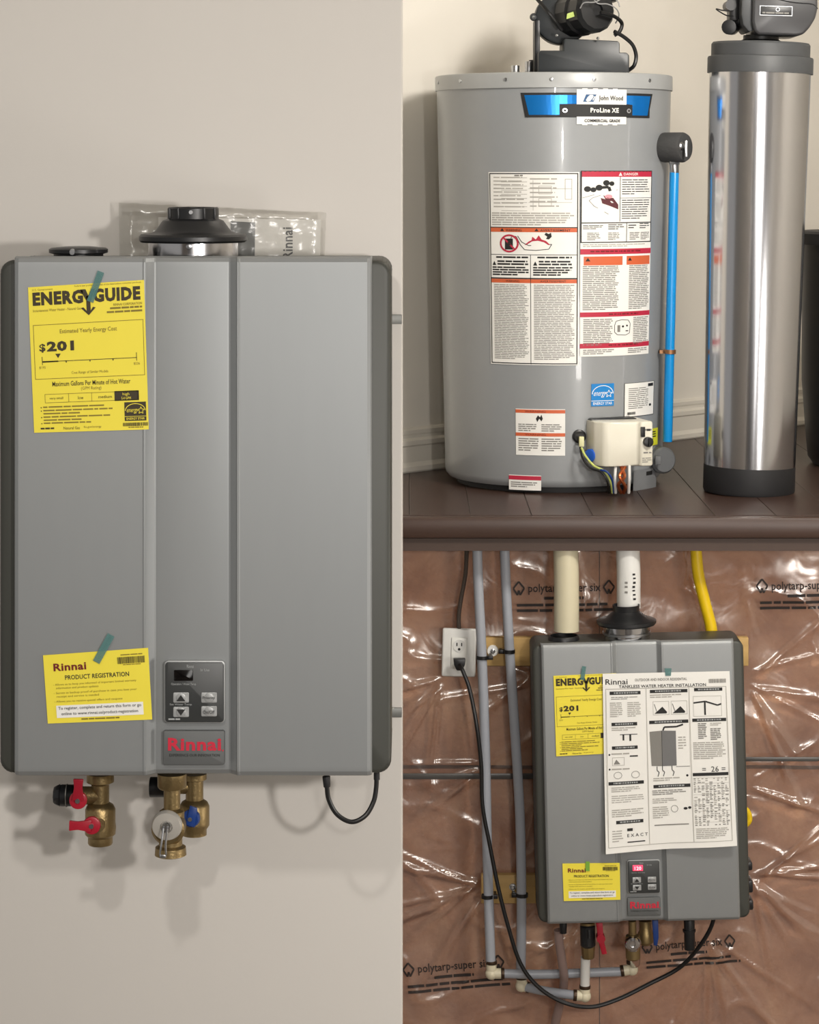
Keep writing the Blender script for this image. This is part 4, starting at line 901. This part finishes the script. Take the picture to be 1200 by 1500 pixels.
# relief valve fitting with blue pipe
th = th_of(972, 2.05); dT = 5.47
mb = MB(); mb.lathe([(0, -.03), (20*dT/F, -.03), (22*dT/F, -.02), (22*dT/F, .028), (20*dT/F, .034), (0, .034)], P(985, 216, dT), axis=(.75, -.6, 0), seg=28); mb.cyl(P(960, 216, dT+.06), P(985, 216, dT), 18*dT/F, seg=20); tp = mb.build('insulated_valve', mat('grey_foam', (66, 66, 66), .8, var=.15, bump=.5, bscale=150), rt)
mb = MB(); q = P(996, 214, dT-.03); mb.sph(q, 7*dT/F); mb.box(P(1005, 218, dT-.04), (4*dT/F, .008, 24*dT/F), .001); mb.build('relief_lever', M_galv, tp)
mb = MB(); mb.cyl(P(988, 234, dT), P(988, 254, dT), 7*dT/F, seg=20, bev=.001); mb.cyl(P(988, 236, dT), P(988, 241, dT), 8.5*dT/F, seg=6); mb.build('pipe_coupling', M_galv, tp)
M_bp = mat('bright_blue_pipe', (18, 142, 214), .3, var=.02)
mb = MB(); mb.cyl(P(988, 252, dT), P(978, 647, dT), 7*dT/F, seg=20, bev=.001); bp_ = mb.build('drain_pipe', M_bp, rt)
mb = MB(); mb.cyl(P(981.5, 512, dT), P(981.3, 518, dT), 9*dT/F, seg=16); mb.box(P(974, 515, dT+.015), (16*dT/F, .02, 5*dT/F)); mb.build('pipe_clip', mat('copper_clip', (150, 108, 74), .4, .6), bp_)
# gas control
thg = th_of(897, 1.6); cg = TP(thg, z_of(645, thg), 0); ng = Vector((sin(thg*.62), -cos(thg*.62), 0)); 
RG = Matrix.Translation(cg) @ Matrix.Rotation(math.atan2(ng.x, -ng.y), 4, 'Z')
u_ = 5.6/F
mb = MB(); plan = [(-38, 12), (-38, -30), (-30, -46), (-22, -50), (20, -50), (22, -56), (40, -56), (42, -48), (42, 12)]
mb.prism([Vector((x*u_, y*u_, -32*u_)) for x, y in plan], (0, 0, 62*u_), 3*u_, M=RG); gv = mb.build('gas_control', M_box, rt, angle=40)
MB().box((-2*u_, -4*u_, 0), (70*u_, 30*u_, 64*u_), 4*u_, M=RG).build('control_bracket', M_black, gv)
mb = MB(); mb.cyl((32*u_, -55*u_, 2*u_), (32*u_, -62*u_, 2*u_), 7*u_, seg=20, bev=1*u_, M=RG); mb.box((32*u_, -63*u_, 2*u_), (2*u_, 3*u_, 12*u_), M=RG); mb.build('dial', M_black, gv)
mb = MB(); mb.box((25*u_, -56.5*u_, 16*u_), (6*u_, 3*u_, 14*u_), .5*u_, M=RG); mb.build('switch', M_black, gv)
ink = Ink(lambda u, v, l: RG @ Vector((u*u_, -56.2*u_-.0004*l, -v*u_)))
ink.para(G, 28, -20, 10, 4, 1, .6, 1); ink.para(G, 26, 12, 12, 4, 1, .5, 1); ink.para(G, 24, 20, 15, 8, 3, .4); ink.rect(K, 31, -20, 5, 3)
ink.build(gv, 'control_print')
mb = MB(); mb.cyl((-36*u_, -22*u_, -18*u_), (-43*u_, -26*u_, -18*u_), 9*u_, seg=18, bev=1*u_, M=RG); mb.build('blue_cap', mat('blue_cap', (30, 90, 190), .4), gv)
tb = th_of(849, 1.6); cb = TP(tb, z_of(640, tb), 0); nb = Vector((sin(tb), -cos(tb), 0))
mb = MB(); mb.lathe([(.015, -.002), (.015, .004), (.011, .006), (0, .004)], cb, axis=nb, seg=24); gr = mb.build('grommet', M_black, rt)
mb = MB(); mb.box(cb+nb*.014+Vector((.002, 0, -.010)), (.011, .016, .022), .002); mb.build('wire_plug', mat('pale_yellow_plastic', (222, 220, 170), .4), gr)
def gw(pts): return [P(x, y, d) for x, y, d in pts]
wires([gw([(852, 656, 5.32), (858, 668, 5.31), (870, 682, 5.3), (885, 690, 5.29), (894, 704, 5.29), (897, 722, 5.32)])], 1.6*u_, mat('green_yellow_wire', (190, 200, 110), .4), 'wire')
wires([gw([(850, 655, 5.325), (854, 672, 5.31), (866, 686, 5.3), (882, 692, 5.29), (890, 706, 5.29), (892, 722, 5.32)])], 1.5*u_, M_cord, 'wire')
wires([gw([(880, 688, 5.29), (890, 692, 5.28), (897, 704, 5.29), (898, 722, 5.32)])], 1.5*u_, M_blue, 'wire')
wires([gw([(902, 684, 5.31), (901, 700, 5.3), (902, 722, 5.32)]), gw([(922, 682, 5.31), (922, 700, 5.3), (921, 722, 5.32)])], 2.2*u_, M_pvc, 'wire')
wires([gw([(910, 684, 5.31), (915, 698, 5.29), (906, 710, 5.3), (910, 722, 5.32)]), gw([(916, 684, 5.31), (908, 698, 5.29), (916, 712, 5.3), (914, 722, 5.32)])], 2.4*u_, mat('copper_tube', (190, 104, 62), .3, .8), 'copper_tube')
mb = MB(); mb.lathe([(0, 0), (17*u_, 0), (19*u_, 4*u_), (19*u_, 22*u_), (16*u_, 26*u_), (0, 26*u_)], P(962, 672, 5.5), axis=(.35, -.9, .0), seg=28); mb.box(P(964, 674, 5.44), (8*u_, .012, 12*u_), .001); mb.build('gas_inlet_cover', mat('dark_tank_grey', (96, 98, 100), .5), rt)
t0 = th_of(926, 1.45); t1 = th_of(960, 1.45)
lb, k = tlabel(925, 958, 690, 722, mat('burner_door_grey', (120, 122, 124), .4), 'burner_door', lift=.006)
k.rect(K, 16, 4, 9, 6); k.build(rt, 'door_slot')
lb, k = tlabel(944, 962, 630, 655, mat('lime_tag', (212, 214, 50), .5), 'yellow_tag', lift=.003)
k.para(K, 3, 4, 12, 14, 4, .5); k.build(rt, 'label_print')

# ================================================================= SOFTENER
SX, SY = (1097-600)/F*5.4, 5.4; us = 5.4/F
ro2 = thing('water_softener', (SX, SY, UP), 'slim polished steel cylinder with black lid and control head', 'water softener')
zb = P(0, 690, 5.3).z-UP; zt_ = P(0, 108, 5.4).z-UP; rr0 = 66.5*us; rr1 = 74*us
mb = MB(); mb.lathe([(0, zb-.01), (rr0, zb-.01), (rr0, zb), (rr1, zt_+.005), (0, zt_+.005)], (SX, SY, UP), seg=96); mb.build('steel_jacket', M_chrome, ro2)
mb = MB(); mb.lathe([(0, 0), (rr0*.98, 0), (rr0*1.005, .006), (rr0*1.005, zb-.004), (rr0*1.002, zb+.002), (rr0*.99, zb+.002)], (SX, SY, UP), seg=72); mb.build('base_boot', M_soft, ro2)
mb = MB(); M_lid = mat('charcoal_lid', (70, 72, 74), .5, var=.04)
o_ = Vector((SX, SY, UP+zt_)); mb.lathe([(rr1, 0), (77*us, 0), (77*us, 22*us), (76*us, 24*us), (72*us, 25*us), (72*us, 42*us), (70*us, 45*us), (40*us, 47*us), (0, 47*us)], o_, seg=96); mb.build('lid', M_lid, ro2, angle=30)
mb = MB(); mb.lathe([(30*us, 44*us), (30*us, 48*us), (26*us, 50*us), (26*us, 56*us), (0, 56*us)], o_, seg=40); mb.build('neck', M_black, ro2)
M_head = mat('head_charcoal', (62, 62, 64), .3, var=.04)
def hs(x, y, dd=0): return o_+Vector(((x-1114)*us, dd, (108-y)*us))
mb = MB(); mb.prism([hs(x, y, -.085) for x, y in ((1093, -34), (1185, -34), (1187, 14), (1184, 28), (1176, 42), (1167, 52), (1158, 54), (1102, 54), (1096, 48), (1093, 36))], (0, .15, 0), .006, seg=3); hd = mb.build('control_head', M_head, ro2, angle=40)
mb = MB(); mb.prism([hs(x, y, -.07) for x, y in ((1078, -34), (1096, -34), (1096, 48), (1090, 50), (1081, 40), (1078, 24))], (0, .13, 0), .004); mb.build('head_side_cover', M_lid, hd)
mb = MB(); mb.prism([hs(x, y, -.0865) for x, y in ((1103, 12), (1150, 12), (1150, 26), (1103, 26))], (0, .003, 0), .001); bd = mb.build('head_badge', M_black, hd)
ink = Ink(lambda u, v, l: hs(u, v, -.0868-.0003*l)); ink.frame(M_galv, 1103, 12, 47, 14, .8); ink.disc(M_galv, 1129, 17, 3); ink.disc(M_black, 1129, 17, 2.2, lift=2); ink.para(M_g, 1107, 21, 38, 3, 1, .7, 1); ink.build(bd, 'badge_print')
mb = MB(); mb.prism([hs(x, y, -.0855) for x, y in ((1118, -20), (1176, -20), (1176, .5), (1118, -1.5))], (0, .003, 0), .001); mb.build('display_strip', M_galv, hd)
mb = MB(); mb.tube([hs(1094, -8, -.0855), hs(1120, 0, -.086), hs(1150, 6, -.086), hs(1178, 8, -.0855), hs(1187, 14, -.082)], .8*us, seg=6); mb.build('cover_seam', M_black, hd)
mb = MB(); mb.box(hs(1072, 2, .0), (14*us, .06, 62*us), 4*us); mb.cyl(hs(1064, 42, -.03), hs(1074, 40, .03), 11*us, seg=16, bev=1*us); mb.cyl(hs(1066, 10, -.035), hs(1066, 10, .02), 8*us, seg=14); mb.cyl(hs(1066, 28, -.01), hs(1082, 30, -.01), 9*us, seg=14); mb.build('bypass_valve', M_black, ro2)
mb = MB(); mb.tube([hs(1070, 18, -.03), hs(1055, 18, -.03), hs(1045, 16, -.03), hs(1050, 20, -.03), hs(1060, 25, -.03), hs(1070, 26, -.03)], 1*us, seg=6); mb.build('wire', M_cord, ro2)
ro2.rotation_euler = (0, radians(1.55), 0)
# brine tank at the right edge
BX, BY, br = (1176-600)/F*5.9+.2, 5.9, .2
rbk = thing('brine_tank', (BX, BY, UP), 'black round brine tank at the right edge behind the steel softener', 'tank')
hb = P(0, 338, 5.9).z-UP
mb = MB(); mb.lathe([(0, 0), (br*.86, 0), (br*.93, .02), (br*.95, .06), (br, .2), (br, hb-.03), (0, hb-.03)], (BX, BY, UP), seg=64); mb.build('barrel', mat('brine_black', (24, 24, 26), .4, var=.08), rbk)
mb = MB(); mb.lathe([(br, -.032), (br+.008, -.032), (br+.008, -.006), (br+.002, 0), (0, .004)], (BX, BY, UP+hb), seg=64); mb.build('barrel_lid', M_soft, rbk)
